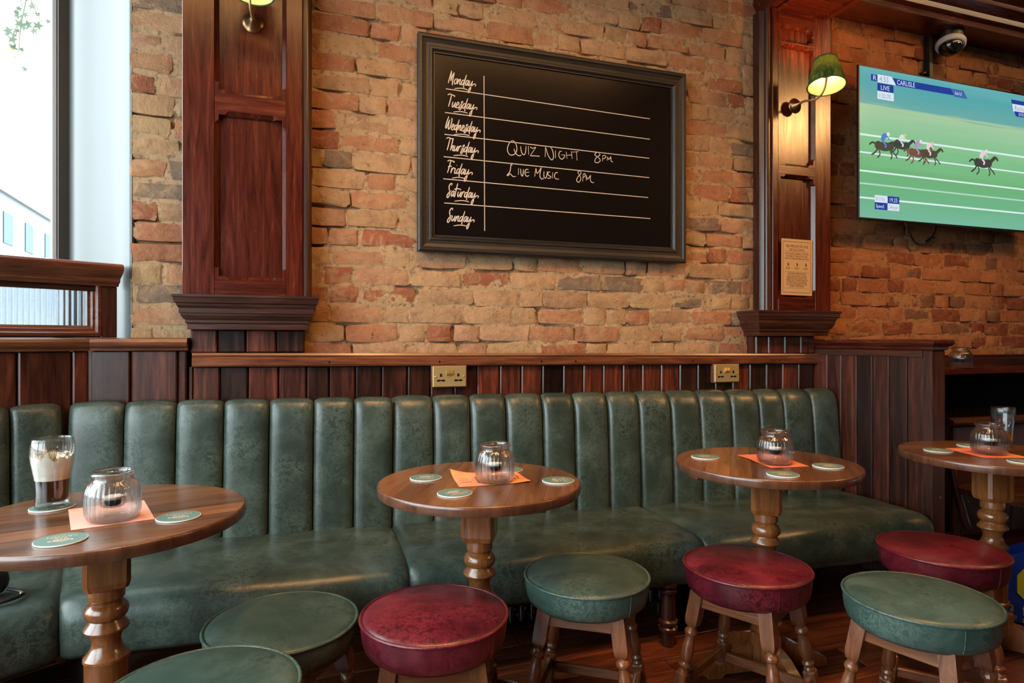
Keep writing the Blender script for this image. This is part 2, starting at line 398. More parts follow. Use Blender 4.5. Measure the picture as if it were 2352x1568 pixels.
def ribbon(mb, pts, wid, y=0.0, taper=True, n=6):
    """flat chalk stroke in the plane x/z at depth y"""
    P = cr([(p[0], p[1]) for p in pts], n) if len(pts) > 2 else [Vector(p) for p in pts]
    m = len(P); vs = []; fs = []
    for i, p in enumerate(P):
        t = P[min(i + 1, m - 1)] - P[max(i - 1, 0)]
        if t.length < 1e-9: t = Vector((1, 0))
        t.normalize(); nn = Vector((-t.y, t.x))
        e = min(i, m - 1 - i) / max(1, m - 1)
        ww = wid * 0.5 * ((0.65 + 0.35 * min(1, e * 6)) if taper else 1)
        a, b = p + nn * ww, p - nn * ww
        vs += [(a.x, y, a.y), (b.x, y, b.y)]
    fs = [(2 * i, 2 * i + 1, 2 * i + 3, 2 * i + 2) for i in range(m - 1)]
    mb.add(vs, fs)
def text(name, body, size, mt, parent, loc, rot=(PI / 2, 0, 0), align='LEFT', width=1.0):
    c = bpy.data.curves.new(name, 'FONT'); c.body = body; c.size = size; c.align_x = align
    c.resolution_u = 2
    c.materials.append(mt)
    tmp = bpy.data.objects.new('tmp', c); col.objects.link(tmp)
    bpy.context.view_layer.update()
    me = bpy.data.meshes.new_from_object(tmp.evaluated_get(bpy.context.evaluated_depsgraph_get()))
    bpy.data.objects.remove(tmp)
    o = link(name, me, parent, loc, rot); o.scale = (width, 1, 1)
    return o
# ------------------------------------------------------------------ the room
from mathutils import noise as mn
def slab(name, x0, x1, y0, y1, z0, z1, mt):
    mb = MB(); mb.box(x0, x1, y0, y1, z0, z1); return struct(mb.build(name, mt, smooth=0))
CX, CY, CA = -0.671, 2.53, math.radians(32)        # where the straight panelling meets the canted bay
def bayw(lx, ly): return (CX + lx * math.cos(CA) - ly * math.sin(CA), CY + lx * math.sin(CA) + ly * math.cos(CA))

floor = slab('floor', -1.62, 6.0, -2.75, 2.75, -0.12, -0.012, M['void'])
for r in range(17):                                # boards run along the wall
    y0 = 0.46 + r * 0.128; x = -0.9 + random.uniform(-0.5, 0)
    while x < 4.2:
        ln = random.uniform(1.0, 1.7)
        mb = MB(); mb.box(x + 0.0015, x + ln - 0.0015, y0 + 0.0015, y0 + 0.1265, -0.012, 0.0 - random.uniform(0, 0.001), 0.0015)
        mb.build('plank', M['floor'], floor, smooth=0); x += ln
slab('ceiling', -1.62, 6.0, -2.75, 2.75, 3.1, 3.2, M['ceil'])
slab('wall_far', 6.0, 6.1, -3.1, 2.75, 0, 3.1, M['room'])
wb = MB(); wb.box(-1.62, -1.48, -2.7, 2.46, 0, 0.33); wb.box(-1.62, -1.48, -2.7, 2.46, 2.9, 3.1); wb.box(-1.62, -1.48, 2.26, 2.50, 0.33, 2.9); wb.box(-1.62, -1.48, -2.7, -1.16, 0.33, 2.9)
struct(wb.build('wall_side', M['room'], smooth=0))
w2 = struct(link('window_2', None, None, (-1.55, 0.55, 0)))
mb = MB()
for y in (-1.68, -0.56, 0.56, 1.68): mb.box(-0.04, 0.04, y - 0.035, y + 0.035, 0.33, 2.9)
for z in (0.36, 2.2, 2.87): mb.box(-0.035, 0.035, -1.65, 1.65, z - 0.03, z + 0.03)
mb.build('frame', M['pane_frame'], w2, smooth=0)
for a, b in ((-1.645, -0.595), (-0.525, 0.525), (0.595, 1.645)):
    mb = MB(); mb.box(-0.003, 0.003, a, b, 0.39, 2.84); mb.build('pane', M['pane'], w2, smooth=0)
slab('wall_front', -1.62, 6.0, -2.75, -2.6, 0, 3.1, M['room'])

# ---- brick walls: a raked lime bed, each brick a piece of its own
def brickmeshes(ln, n, tag_):
    out = []
    for q in range(n):
        nx, nz, ht = 5, 4, 0.067
        rows = []; mb = MB()
        for k in range(nz):
            row = []
            for i in range(nx):
                u, v = i / (nx - 1), k / (nz - 1)
                # the second ring sits close to the arris
                u = [0, 0.07, 0.5, 0.93, 1][i]; v = [0, 0.2, 0.8, 1][k]
                x = (u - 0.5) * ln; z = (v - 0.5) * ht
                edge = (i in (0, nx - 1)) + (k in (0, nz - 1))
                x += random.uniform(-1, 1) * 0.006; z += random.uniform(-1, 1) * 0.0045
                if edge == 2: x *= random.uniform(0.955, 0.985); z *= random.uniform(0.80, 0.94)
                y = random.uniform(-0.0022, 0.0018) + (random.uniform(0.0005, 0.0055) if edge else 0)
                row.append((x, y, z))
            rows.append(row)
        mb.grid(rows)
        ring = [i for i in range(nx)] + [k * nx + nx - 1 for k in range(1, nz)] + [(nz - 1) * nx + i for i in range(nx - 2, -1, -1)] + [k * nx for k in range(nz - 2, 0, -1)]
        o = len(mb.v)
        for i in ring: mb.v.append((mb.v[i][0], 0.03, mb.v[i][2]))
        for a in range(len(ring)):
            b2 = (a + 1) % len(ring); mb.f.append((ring[a], ring[b2], o + b2, o + a))
        out.append(mb)
    return out
STR = brickmeshes(0.214, 9, 's'); HDR = brickmeshes(0.104, 7, 'h')
def brickwall(name, x0, x1, z0, z1, yf, mb_, mm_, holes=(), seed=1):
    rnd = random.Random(seed)
    st = 0.016; nx = int((x1 - x0) / st) + 1; nz = int((z1 - z0) / st) + 1
    rows = []
    for k in range(nz + 1):
        z = z0 + (z1 - z0) * k / nz; row = []
        for i in range(nx + 1):
            x = x0 + (x1 - x0) * i / nx
            n1 = mn.noise((x * 9, 0.3 + seed, z * 11)); n2 = mn.noise((x * 38, 2.7, z * 40)); n3 = mn.noise((x * 3.1, 7.7 + seed, z * 4.3))
            d = 0.0042 + 0.0020 * n1 + 0.0022 * n2 - 0.0040 * n3
            n4 = mn.noise((x * 5.5, 11.3 + seed, z * 17))
            if n4 > 0.22: d += 0.020 * min(1, (n4 - 0.22) * 7)        # lost pointing
            row.append((x, yf + d, z))
        rows.append(row)
    wall = MB(); wall.grid(rows)
    wall.box(x0, x1, yf + 0.035, yf + 0.13, z0, z1)
    wo = struct(wall.build(name, mm_, smooth=0.9))
    ms = [b.mesh('brick', mb_, 0.9) for b in STR]; mh = [b.mesh('brick', mb_, 0.9) for b in HDR]
    c = 0.0768; k = 0; z = z0 + 0.02
    while z < z1 + 0.02:
        x = x0 - rnd.uniform(0, 0.16); flip = rnd.random() < 0.5
        while x < x1:
            hd = rnd.random() < (0.3 if not flip else 0.52); flip = not hd
            ln = (0.104 if hd else 0.214) * rnd.uniform(0.92, 1.07)
            a, b = max(x, x0), min(x + ln, x1)
            cxm = (a + b) / 2; zz = z + 0.003 * mn.noise((x * 2.3, k * 1.7, 0))
            hid = any(h[0] < a and b < h[1] and h[2] < zz - 0.036 and zz + 0.036 < h[3] for h in holes)
            if b - a > 0.03 and not hid:
                o = link('brick', rnd.choice(mh if hd else ms), wo, (cxm, yf + rnd.uniform(-0.0015, 0.003), zz), (rnd.uniform(-0.02, 0.02), rnd.choice((0, PI)) + rnd.uniform(-0.012, 0.012), rnd.uniform(-0.02, 0.02)))
                o.scale = ((b - a) / (0.104 if hd else 0.214), 1, rnd.uniform(0.95, 1.02))
            x += ln + rnd.uniform(0.008, 0.014)
        z += c; k += 1
    return wo
brickwall('wall_back', 0.03, 2.19, 1.02, 2.80, 2.60, M['brick'], M['mortar'], [(0.50, 1.72, 1.48, 2.32)], 3)
brickwall('wall_left', -0.562, -0.36, 1.08, 2.5, 2.60, M['brick'], M['mortar'], [], 8)
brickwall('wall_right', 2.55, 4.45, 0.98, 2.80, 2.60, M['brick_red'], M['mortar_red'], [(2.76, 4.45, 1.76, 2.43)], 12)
slab('wall_core', -0.56, 6.0, 2.70, 2.80, 0, 3.1, M['void'])

# ---- the bay: painted reveal, low wall, window
WX = 0.02
mb = MB()
WY = 0.42                                          # the glass stands this far behind the panelling
RX = WX + 0.030
pts = [bayw(RX - .01, WY + .06), bayw(RX, WY)] + [tuple(p) for p in cr([bayw(RX + .004, WY - .01), (-.80, 2.842), (-.715, 2.765), (-.640, 2.690), (-.590, 2.632), (-.566, 2.606)], 5)] + [(-.558, 2.602), (-.552, 2.612), (-.552, 2.72), (-.70, 2.95)]
mb.prism(pts, 'z', 0.0, 3.1)
struct(mb.build('wall_reveal', M['plaster'], smooth=0.9))
bay = struct(link('wall_bay', None, None, (CX, CY, 0), (0, 0, CA)))
mb = MB(); mb.box(-0.95, 0.0, 0.10, WY + .08, 0, 1.0); mb.build('sill', M['plaster'], bay, smooth=0)
mb = MB(); mb.box(-0.95, 0.3, WY - .04, WY + .1, 2.95, 3.2); mb.build('head', M['plaster'], bay, smooth=0)
win = struct(link('window_1', None, None, (CX, CY, 0), (0, 0, CA)))
mb = MB()
mb.box(WX, WX + .04, WY - .02, WY + .04, 1.0, 2.95); mb.box(-0.95, -0.91, WY - .02, WY + .04, 1.0, 2.95); mb.box(-0.91, WX, WY - .02, WY + .04, 2.90, 2.95); mb.box(-0.91, WX, WY - .02, WY + .04, 1.0, 1.05)
mb.build('frame', M['pane_frame'], win, smooth=0)
mb = MB(); mb.box(WX - .016, WX, WY + .002, WY + .022, 1.05, 2.90, 0.002); mb.build('bead', M['white_bead'], win, smooth=0)
for a, b, z in ((-.91, WX, 1.05),):
    mb = MB(); mb.box(a, b, WY + .010, WY + .015, z, 2.90); mb.build('pane', M['pane'], win, smooth=0)

# ---- bulkhead, cross beam
mb = MB()
prof = [(2.62, 2.792), (2.455, 2.792), (2.445, 2.785), (2.425, 2.785), (2.425, 2.815), (2.395, 2.822), (2.39, 2.845), (2.345, 2.858), (2.335, 2.862), (2.335, 2.885), (2.29, 2.90), (2.275, 2.925), (2.235, 2.94), (2.225, 2.965), (2.225, 3.1), (2.62, 3.1)]
mb.prism(prof, 'x', 2.565, 6.0)
struct(mb.build('trim_1', M['mahogany_x'], smooth=0.5))
mb = MB(); mb.box(2.20, 2.565, 0.4, 2.60, 2.715, 3.1)
mb.prism([(2.20, 2.715), (2.20, 2.80), (2.172, 2.80), (2.172, 2.76), (2.186, 2.735), (2.186, 2.715)], 'y', 0.4, 2.60)
mb.box(2.225, 2.245, 0.45, 2.5, 2.705, 2.716); mb.box(2.52, 2.54, 0.45, 2.5, 2.705, 2.716)
cb = struct(mb.build('trim_2', M['mahogany_x'], smooth=0.5))

# ------------------------------------------------------------------ panelling
def planks(parent, xs, z0, z1, y0=0.0, y1=0.018, mt='plank', gap=0.002, b=0.005):
    for a, c in zip(xs[:-1], xs[1:]):
        mb = MB(); yy = random.uniform(0, 0.0015)
        mb.box(a + gap, c - gap, y0 + yy, y1, z0, z1, b); mb.build('plank', M[mt], parent, smooth=0)
# main run (front of the boards is local y = 0)
wm = thing('wall_panelling', 'dark matchboard panelling with flat rail running behind the long green bench', 'panelling', (-0.36, 2.54, 0), (0, 0.008, 0))
XS = [-.36, -.269, -.173, -.067, .034, .117, .216, .317, .42, .514, .612, .711, .81, .907, 1.003, 1.101, 1.198, 1.296]
while XS[-1] < 2.40: XS.append(XS[-1] + 0.0995)
XS = [x + 0.36 for x in XS]
planks(wm, XS, 0.10, 0.992)
mb = MB(); mb.prism([(0.0, 0.992), (-0.018, 0.992), (-0.022, 0.998), (-0.022, 1.022), (-0.016, 1.028), (-0.020, 1.034), (-0.016, 1.042), (0.075, 1.042), (0.075, 0.992)], 'x', 0.0, 2.86)
dr_ = mb.build('dado_rail', M['rail_x'], wm, smooth=0.4)
mb = MB(); mb.box(0, 2.86, 0.018, 0.03, 0.08, 0.99); mb.build('backing', M['void'], wm, smooth=0)
mb = MB(); mb.box(-0.012, 0.0, 0.0, 0.06, 0.1, 0.992, 0.002); mb.build('end_strip', M['dark'], wm, smooth=0)
for x in (0.115, 0.545, 0.99, 1.15, 1.75, 2.25):
    mb = MB(); mb.T = Matrix.Translation((x + 0.36, -0.0215, 1.008)) @ Matrix.Rotation(PI / 2, 4, 'X'); mb.lathe([(0.0045, -0.001), (0.0045, 0.0015), (0.003, 0.002)], 10); mb.build('screw', M['tin'], dr_)
# left return of the panelling, below the strip of brick
wl = thing('wall_panelling', 'short dark panelling with rounded cap rail below the narrow strip of brick', 'panelling', (CX, CY, 0))
planks(wl, [0.0, 0.124, 0.272, 0.302], 0.10, 1.052)
CAP = [(0.018, 1.052), (-0.012, 1.052), (-0.014, 1.060), (-0.022, 1.064), (-0.030, 1.072), (-0.032, 1.082), (-0.027, 1.092), (-0.012, 1.097), (0.085, 1.097), (0.085, 1.052)]
mb = MB(); mb.prism(CAP, 'x', 0.0, 0.306, shear=lambda a, b, e: (-a * math.tan(CA / 2)) if e == 0 else 0); mb.build('cap_rail', M['rail_x'], wl, smooth=0.6)
mb = MB(); mb.box(-0.03, 0.012, 0.004, 0.06, 0.08, 1.07); mb.build('corner_post', M['dark'], wl, smooth=0)
mb = MB(); mb.box(0, 0.3, 0.018, 0.03, 0.08, 1.05); mb.build('backing', M['void'], wl, smooth=0)
# under the bay window
wc = thing('wall_panelling', 'wide board panelling with rounded cap rail under the street window', 'panelling', (CX, CY, 0), (0, 0, CA))
planks(wc, [-0.70, -0.53, -0.36, -0.2, -0.051, 0.0], 0.10, 1.052)
mb = MB(); mb.prism(CAP, 'x', -0.70, 0.0, shear=lambda a, b, e: (a * math.tan(CA / 2)) if e == 1 else 0); mb.build('cap_rail', M['rail_x'], wc, smooth=0.6)
mb = MB(); mb.box(-0.7, 0, 0.018, 0.03, 0.08, 1.05); mb.build('backing', M['void'], wc, smooth=0)

# ---- low glazed screen on the bay's cap rail
ws = thing('window_screen', 'low wooden screen with a reeded glass pane standing before the street window', 'screen', (CX, CY, 1.0975), (0, 0, CA))
mb = MB()
mb.box(0.045, 0.096, 0.030, 0.075, 0.0, 0.182, 0.002); mb.build('post', M['dark'], ws, smooth=0)
mb = MB(); mb.box(-0.70, 0.045, 0.032, 0.075, 0.0, 0.022, 0.002); mb.build('bottom_rail', M['dark_x'], ws, smooth=0)
mb = MB(); mb.box(-0.70, 0.045, 0.032, 0.075, 0.162, 0.186, 0.002); mb.build('upper_rail', M['dark_x'], ws, smooth=0)
mb = MB(); mb.prism([(0.08, 0.182), (0.022, 0.182), (0.018, 0.190), (0.006, 0.197), (0.004, 0.208), (-0.008, 0.218), (-0.022, 0.228), (-0.030, 0.240), (-0.030, 0.250), (-0.022, 0.258), (0.0, 0.262), (0.08, 0.262)], 'x', -0.70, 0.098)
mb.build('cap_moulding', M['rail_x'], ws, smooth=0.6)
x0, x1, z0, z1 = -0.66, 0.008, 0.042, 0.174
for nm, p in (('frame_moulding', [(0.0, 0.022, 0.030), (0.012, 0.018, 0.024)]),):
    mb = MB()
    def mitre(xa, xb, za, zb):
        # picture-frame moulding round the pane, three stepped levels
        lev = [(0.037, 0.028), (0.026, 0.024), (0.020, 0.034), (0.012, 0.034), (0.008, 0.046), (0.0, 0.048)]
        for (o0, y0), (o1, y1) in zip(lev[:-1], lev[1:]):
            q = [(xa - o0, y0, za - o0), (xb + o0, y0, za - o0), (xb + o0, y0, zb + o0), (xa - o0, y0, zb + o0), (xa - o1, y1, za - o1), (xb + o1, y1, za - o1), (xb + o1, y1, zb + o1), (xa - o1, y1, zb + o1)]
            mb.add(q, [(0, 1, 5, 4), (1, 2, 6, 5), (2, 3, 7, 6), (3, 0, 4, 7)])
    mitre(x0, x1, z0, z1); mb.build(nm, M['rail_x'], ws, smooth=0, fix=False)
mb = MB(); n = 430 * 2; rows = [[], []]
fr = []; 
for i in range(n + 1):
    x = x0 + (x1 - x0) * i / n; y = 0.052 - 0.0030 * abs(math.sin(PI * (x / 0.0155)))
    rows[0].append((x, y, z0)); rows[1].append((x, y, z1))
mb.grid(rows)
mb.add([(x0, 0.058, z0), (x1, 0.058, z0), (x1, 0.058, z1), (x0, 0.058, z1)], [(0, 1, 2, 3)])
mb.build('reeded_pane', M['reeded'], ws, smooth=1.2, fix=False)

# ------------------------------------------------------------------ pilasters
def panel_opening(parent, xa, xb, za, zb, yf, open_top=False):
    """recessed panel with stopped chamfers round the opening (front of the frame at yf)"""
    mb = MB(); mb.box(xa - 0.01, xb + 0.01, yf + 0.024, yf + 0.034, za - 0.01, zb + 0.01); mb.build('panel', M['mahogany'], parent, smooth=0)
    mb = MB(); c = 0.013; s = 0.032; ys = yf + 0.003
    for side in ('l', 'r', 'b', 't'):
        if side in 'lr':
            x, d = (xa, -1) if side == 'l' else (xb, 1)
            p = [(x + d * c, ys - 0.003, za + s), (x + d * c, ys - 0.003, zb - s), (x, ys + 0.013, zb - s), (x, ys + 0.013, za + s)]
            mb.add(p, [(0, 1, 2, 3)])
            mb.add([(x, ys + 0.013, za + s), (x, ys + 0.013, zb - s), (x, yf + 0.024, zb - s), (x, yf + 0.024, za + s)], [(0, 1, 2, 3)])
            for zc, e in ((za, 1), (zb, -1)):
                # solid corner with a sloped stop
                mb.add([(x, ys - 0.003, zc), (x, ys - 0.003, zc + e * (s - 0.012)), (x, yf + 0.024, zc), (x, yf + 0.024, zc + e * s), (x + d * c, ys - 0.003, zc + e * s), (x, ys + 0.013, zc + e * s), (x + d * c, ys - 0.003, zc)],
                       [(0, 1, 5, 3, 2), (1, 4, 5), (0, 1, 4, 6)])
        else:
            z, d = (za, -1) if side == 'b' else (zb, 1)
            p = [(xa + s, ys - 0.003, z + d * c), (xb - s, ys - 0.003, z + d * c), (xb - s, ys + 0.013, z), (xa + s, ys + 0.013, z)]
            mb.add(p, [(0, 1, 2, 3)])
            mb.add([(xa + s, ys + 0.013, z), (xb - s, ys + 0.013, z), (xb - s, yf + 0.024, z), (xa + s, yf + 0.024, z)], [(0, 1, 2, 3)])
            for xc, e in ((xa, 1), (xb, -1)):
                mb.add([(xc, ys - 0.003, z), (xc + e * (s - 0.012), ys - 0.003, z), (xc, yf + 0.024, z), (xc + e * s, yf + 0.024, z), (xc + e * s, ys - 0.003, z + d * c), (xc + e * s, ys + 0.013, z), (xc, ys - 0.003, z + d * c)],
                       [(0, 1, 5, 3, 2), (1, 4, 5), (0, 1, 4, 6)])
    for x_, e in ((xa, -1), (xb, 1)):
        for z_, g in ((za, -1), (zb, 1)): mb.box(min(x_, x_ + e * c), max(x_, x_ + e * c), yf, yf + 0.024, min(z_, z_ + g * c), max(z_, z_ + g * c))
    mb.build('chamfer', M['mahogany'], parent, smooth=0, fix=False)
def capital(parent, xa, xb, y0, prof):
    mb = MB(); rows = []
    for p, z in prof: rows.append([(xa - p, 2.60, z), (xa - p, y0 - p, z), (xb + p, y0 - p, z), (xb + p, 2.60, z)])
    mb.grid(rows, wrap=True)
    n = len(mb.v); mb.f.append((0, 1, 2, 3)); mb.f.append((n - 4, n - 3, n - 2, n - 1))
    mb.build('ledge_moulding', M['dark_x'], parent, smooth=0.4)
def pilaster(label, xl, xr, oa, ob, panels, zbot, ztop, bead, cap, base):
    """front of stiles at y = 2.50; the opening runs from oa to ob"""
    t = thing('pilaster', label, 'pilaster', (0, 0, 0), (0, 0, 0), 'panelled pilasters on the brick wall')
    yf = 2.50; c = 0.013
    mb = MB(); mb.box(xl + .002, xr - .002, yf + .026, 2.60, zbot, ztop); mb.build('carcass', M['mahogany'], t, smooth=0)
    for a, b in ((xl, oa - c), (ob + c, xr)):
        mb = MB(); mb.box(a, b, yf, 2.60, zbot, ztop, 0.002); mb.build('stile', M['mahogany'], t, smooth=0)
    edges = [zbot] + [z for p in panels for z in p] + [ztop]
    for a, b in zip(edges[::2], edges[1::2]):
        if b - a < 0.005: continue
        mb = MB(); mb.box(oa - c, ob + c, yf, yf + 0.03, a + (c if a > zbot else 0), b - (c if b < ztop else 0), 0.001); mb.build('rail', M['mahogany_x'], t, smooth=0)
    for a, b in panels: panel_opening(t, oa, ob, a, b, yf)
    mb = MB()
    bx, d = bead
    pr = [(bx, 2.512)] + [(bx + d * (0.015 + 0.014 * math.sin(k * PI / 8)), 2.522 - 0.014 * math.cos(k * PI / 8) + 0.0) for k in range(9)] + [(bx + d * 0.022, 2.545), (bx + d * 0.034, 2.555), (bx + d * 0.034, 2.60), (bx, 2.60)]
    mb.prism(pr, 'z', zbot, ztop); mb.build('bead_moulding', M['dark'], t, smooth=0.6)
    capital(t, *cap)
    xa, xb, n, zb0, zb1, yb = base
    xs = [xa + (xb - xa) * i / n for i in range(n + 1)] if not isinstance(n, list) else n
    planks(t, xs, zb0, zb1, yb, yb + 0.018)
    mb = MB(); mb.box(xs[0], xs[-1], yb + 0.018, 2.61, zb0, zb1); mb.build('backing', M['dark'], t, smooth=0)
    return t
PC = [(0, 0), (0, .020), (.006, .024), (.006, .034), (.010, .036), (.019, .050), (.019, .056), (.023, .058), (.023, .074), (.030, .084), (.031, .090), (.036, .094), (.040, .112), (.043, .114), (.043, .122)]
p1 = pilaster('tall red brown panelled pilaster between window reveal and event blackboard', -.38, .026, -.262, -.046, [(1.32, 1.905), (1.994, 2.62)], 1.245, 2.78, (.026, 1),
         (-.362, .042, 2.485, [(p, 1.127 + z) for p, z in PC]), (-.36, .042, [-.36, -.269, -.173, -.067, .034], 1.042, 1.127, 2.535))
p2 = pilaster('panelled pilaster carrying a paper notice between blackboard and television', 2.203, 2.565, 2.251, 2.453, [(1.305, 1.892), (1.962, 2.535), (2.572, 2.63)], 1.23, 2.715, (2.203, -1),
         (2.112, 2.533, 2.485, [(p, 1.109 + z) for p, z in PC]), (2.13, 2.53, [2.132, 2.207, 2.307, 2.406, 2.500], 1.02, 1.109, 2.535))

# ---- partition at the end of the bench
pt = thing('settle_end_partition', 'dark plank partition with moulded top at the right end of the bench', 'partition', (2.506, 0, 0))
yy = [2.56, 2.465, 2.38, 2.292, 2.206, 2.121, 2.032, 1.957]
for a, b in zip(yy[:-1], yy[1:]):
    mb = MB(); mb.box(0, 0.02, b + 0.002, a - 0.002, 0.02, 1.035, 0.005); mb.build('plank', M['plank'], pt, smooth=0)
mb = MB(); mb.box(-0.004, 0.075, 1.915, 1.957, 0.0, 1.045, 0.004); mb.build('post', M['dark'], pt, smooth=0)
mb = MB(); mb.box(0.02, 0.072, 1.957, 2.56, 0.02, 1.04); mb.build('core', M['dark'], pt, smooth=0)
mb = MB(); mb.box(-0.006, 0.02, 1.957, 2.56, 1.015, 1.045, 0.002); mb.build('top_rail', M['dark_y'], pt, smooth=0)
mb = MB(); lv = [(0.0, 1.045), (0.006, 1.049), (0.008, 1.060), (0.018, 1.066), (0.024, 1.076), (0.022, 1.088), (0.014, 1.092)]
rows = [[(-p, 2.59, z), (-p, 1.915 - p, z), (0.075 + p, 1.915 - p, z), (0.075 + p, 2.59, z)] for p, z in lv]
mb.grid(rows, wrap=True); n = len(mb.v); mb.f.append((n - 4, n - 3, n - 2, n - 1)); mb.build('cap_moulding', M['mahogany_y'], pt, smooth=0.6)
for y, z in ((1.936, 0.56), (1.935, 0.43)):
    mb = MB(); mb.T = Matrix.Translation((0.045, 1.914, z)) @ Matrix.Rotation(PI / 2, 4, 'X'); mb.lathe([(0.005, -0.001), (0.005, 0.001)], 10); mb.build('screw_plug', M['rail_x'], pt)
# ------------------------------------------------------------------ banquette
def profile_normals(P):
    out = []; m = len(P)
    for i in range(m):
        a, b = Vector(P[max(i - 1, 0)]), Vector(P[min(i + 1, m - 1)])
        t = (b - a).normalized(); out.append((-t.y, t.x))
    return out
T16 = math.tan(math.radians(16))
def bench(label, loc, rot, xs, m0=0, m1=0, legs=(), bd=0.1):
    t = thing('banquette', label, 'bench', loc, rot, 'green leather banquette modules along the panelling')
    xa, xb = xs[0], xs[-1]
    P = [(0.02, 0.396), (-0.10, 0.401), (-0.22, 0.404), (-0.34, 0.404), (-0.42, 0.400), (-0.452, 0.393), (-0.474, 0.378), (-0.487, 0.355), (-0.491, 0.325), (-0.490, 0.285), (-0.484, 0.250), (-0.472, 0.234), (-0.44, 0.230)]
    Nn = profile_normals(P)
    L_ = xb - xa; rows = []; ns = 26
    st = [0.0, 0.004, 0.014, 0.035] + [0.07 + (L_ - 0.14) * i / ns for i in range(ns + 1)] + [L_ - 0.035, L_ - 0.014, L_ - 0.004, L_]
    for s in st:
        e = min(s, L_ - s); ins = 0.016 * max(0, 1 - e / 0.035) ** 2
        f = s / L_; row = []
        for (y, z), (ny, nz) in zip(P, Nn):
            wob = 0.0025 * mn.noise((s * 3 + xa * 7, y * 6, z * 6)) + 0.0012 * mn.noise((s * 11 + xa * 3, y * 15, z * 15))
            k = wob + ins
            x = xa + s + (1 - f) * (m0 * y) + f * (m1 * y)
            row.append((x, y + ny * k, z + nz * k))
        rows.append(row)
    mb = MB(); mb.grid(rows); n = len(P)
    mb.f.append(tuple(range(n))); mb.f.append(tuple((len(rows) - 1) * n + i for i in range(n)))
    mb.build('seat_cushion', M['green'], t, smooth=1.2)
    mb = MB()
    mb.prism([(bd - .004, 0.12), (bd - .004, 0.85), (min(.045, bd * .6), 0.80), (min(0.03, bd * .5), 0.42), (0.02, 0.24), (-0.40, 0.235), (-0.40, 0.20), (0.0, 0.20), (0.0, 0.12)], 'x', xa + 0.02 + (m0 * -0.4 if m0 else 0), xb - 0.01 - (0.12 if m1 else 0))
    mb.build('carcass', M['void'], t, smooth=0)
    # channelled back: one upholstered flute after another
    C = [(0.0, 0.30), (0.001, 0.38), (0.004, 0.46), (0.011, 0.56), (0.019, 0.66), (0.027, 0.75), (0.034, 0.815), (0.041, 0.845), (0.053, 0.866), (0.070, 0.877), (0.09, 0.880), (0.106, 0.872), (0.110, 0.855)]
    C = [(y if y < .041 else .041 + (y - .041) * (bd - .041) / .069, z) for y, z in C] if bd > .05 else [(y * bd / .110, z) for y, z in C]
    C = [(y, z - .011 * max(0, min(1, (z - .6) / .25))) for y, z in C]
    CN = profile_normals(C)
    U = [0, 0.025, 0.07, 0.14, 0.24, 0.37, 0.5, 0.63, 0.76, 0.86, 0.93, 0.975, 1]
    for ia, (a, b) in enumerate(zip(xs[:-1], xs[1:])):
        rows = []
        for j, ((y, z), (ny, nz)) in enumerate(zip(C, CN)):
            row = []
            for u in U:
                q = abs(2 * u - 1); bul = (1 - q ** 4.5) ** 0.6
                h = (0.026 if j < 7 else 0.026 - .0022 * (j - 6)) * bul - 0.004
                h += 0.0018 * mn.noise((a * 9 + u * 2, z * 4, 1.3)) * bul
                # small gathers where the flute meets the seat
                row.append((a + 0.0008 + (b - a - 0.0016) * u, y + ny * h, z + nz * h))
            rows.append(row)
        mb = MB(); mb.grid(rows); mb.build('back_flute', M['green'], t, smooth=1.2)
    for lx, ly, dz in legs:
        mb = MB()
        pr = [(0.022, 0.0), (0.024, 0.03), (0.026, 0.05), (0.033, 0.056), (0.034, 0.066), (0.028, 0.072), (0.034, 0.080), (0.034, 0.090), (0.027, 0.096), (0.026, 0.17), (0.024, 0.185), (0.032, 0.192), (0.032, 0.202), (0.025, 0.207), (0.033, 0.214), (0.033, 0.225), (0.028, 0.235)]
        mb.lathe(pr, 20, (lx, ly, dz)); mb.build('leg', M['dark'], t)
    return t
B0 = (-0.727, 2.462, 0); BR = (0, 0.009, -0.03)
def lin(a, b, n): return [a + (b - a) * i / n for i in range(n + 1)]
W = [.165, .16, .153, .152, .154, .145, .145, .16, .15, .15, .158, .142, .155, .149, .158, .149, .165, .152, .138, .165, .158]
SX = [0.0]
for a in W: SX.append(SX[-1] + a)
bench('long first section of the green fluted bench, behind the left table', B0, BR, SX[0:8], m0=-T16, m1=0, bd=.045)
bench('middle section of the green fluted bench, behind the table below the blackboard', B0, BR, SX[7:15], legs=((2.00, -0.45, 0.018),), bd=.084)
bench('right section of the green fluted bench ending against the plank partition', B0, BR, SX[14:22], legs=((3.10, -0.42, 0.028),), bd=.11)
bench('shadowed corner section of the green fluted bench under the street window', B0, (0, 0, math.radians(32)), lin(-0.70, 0.0, 5), m0=0, m1=T16, legs=((-0.62, -0.42, 0),), bd=.026)

# ---- radiator under the bench
rd = thing('column_radiator', 'low black column radiator in the shade underneath the green bench', 'radiator', (0.50, 2.20, 0))
for i in range(23):
    mb = MB(); x = i * 0.042
    for y in (0.0, 0.05):
        mb.lathe([(0.004, 0.045), (0.0125, 0.052), (0.0125, 0.185), (0.004, 0.195)], 10, (x, y, 0))
    for z in (0.065, 0.172):
        mb.T = Matrix.Translation((x, 0.025, z)) @ Matrix.Rotation(PI / 2, 4, 'Y'); mb.lathe([(0.016, -0.018), (0.020, -0.012), (0.020, 0.012), (0.016, 0.018)], 10); mb.T = Matrix.Identity(4)
        mb.box(x - 0.008, x + 0.008, 0, 0.05, z - 0.012, z + 0.012)
    mb.build('column', M['steel'], rd)
for x in (0.04, 0.88):
    mb = MB(); mb.box(x - 0.02, x + 0.02, -0.02, 0.07, 0.0, 0.055, 0.004); mb.build('foot', M['steel'], rd, smooth=0)

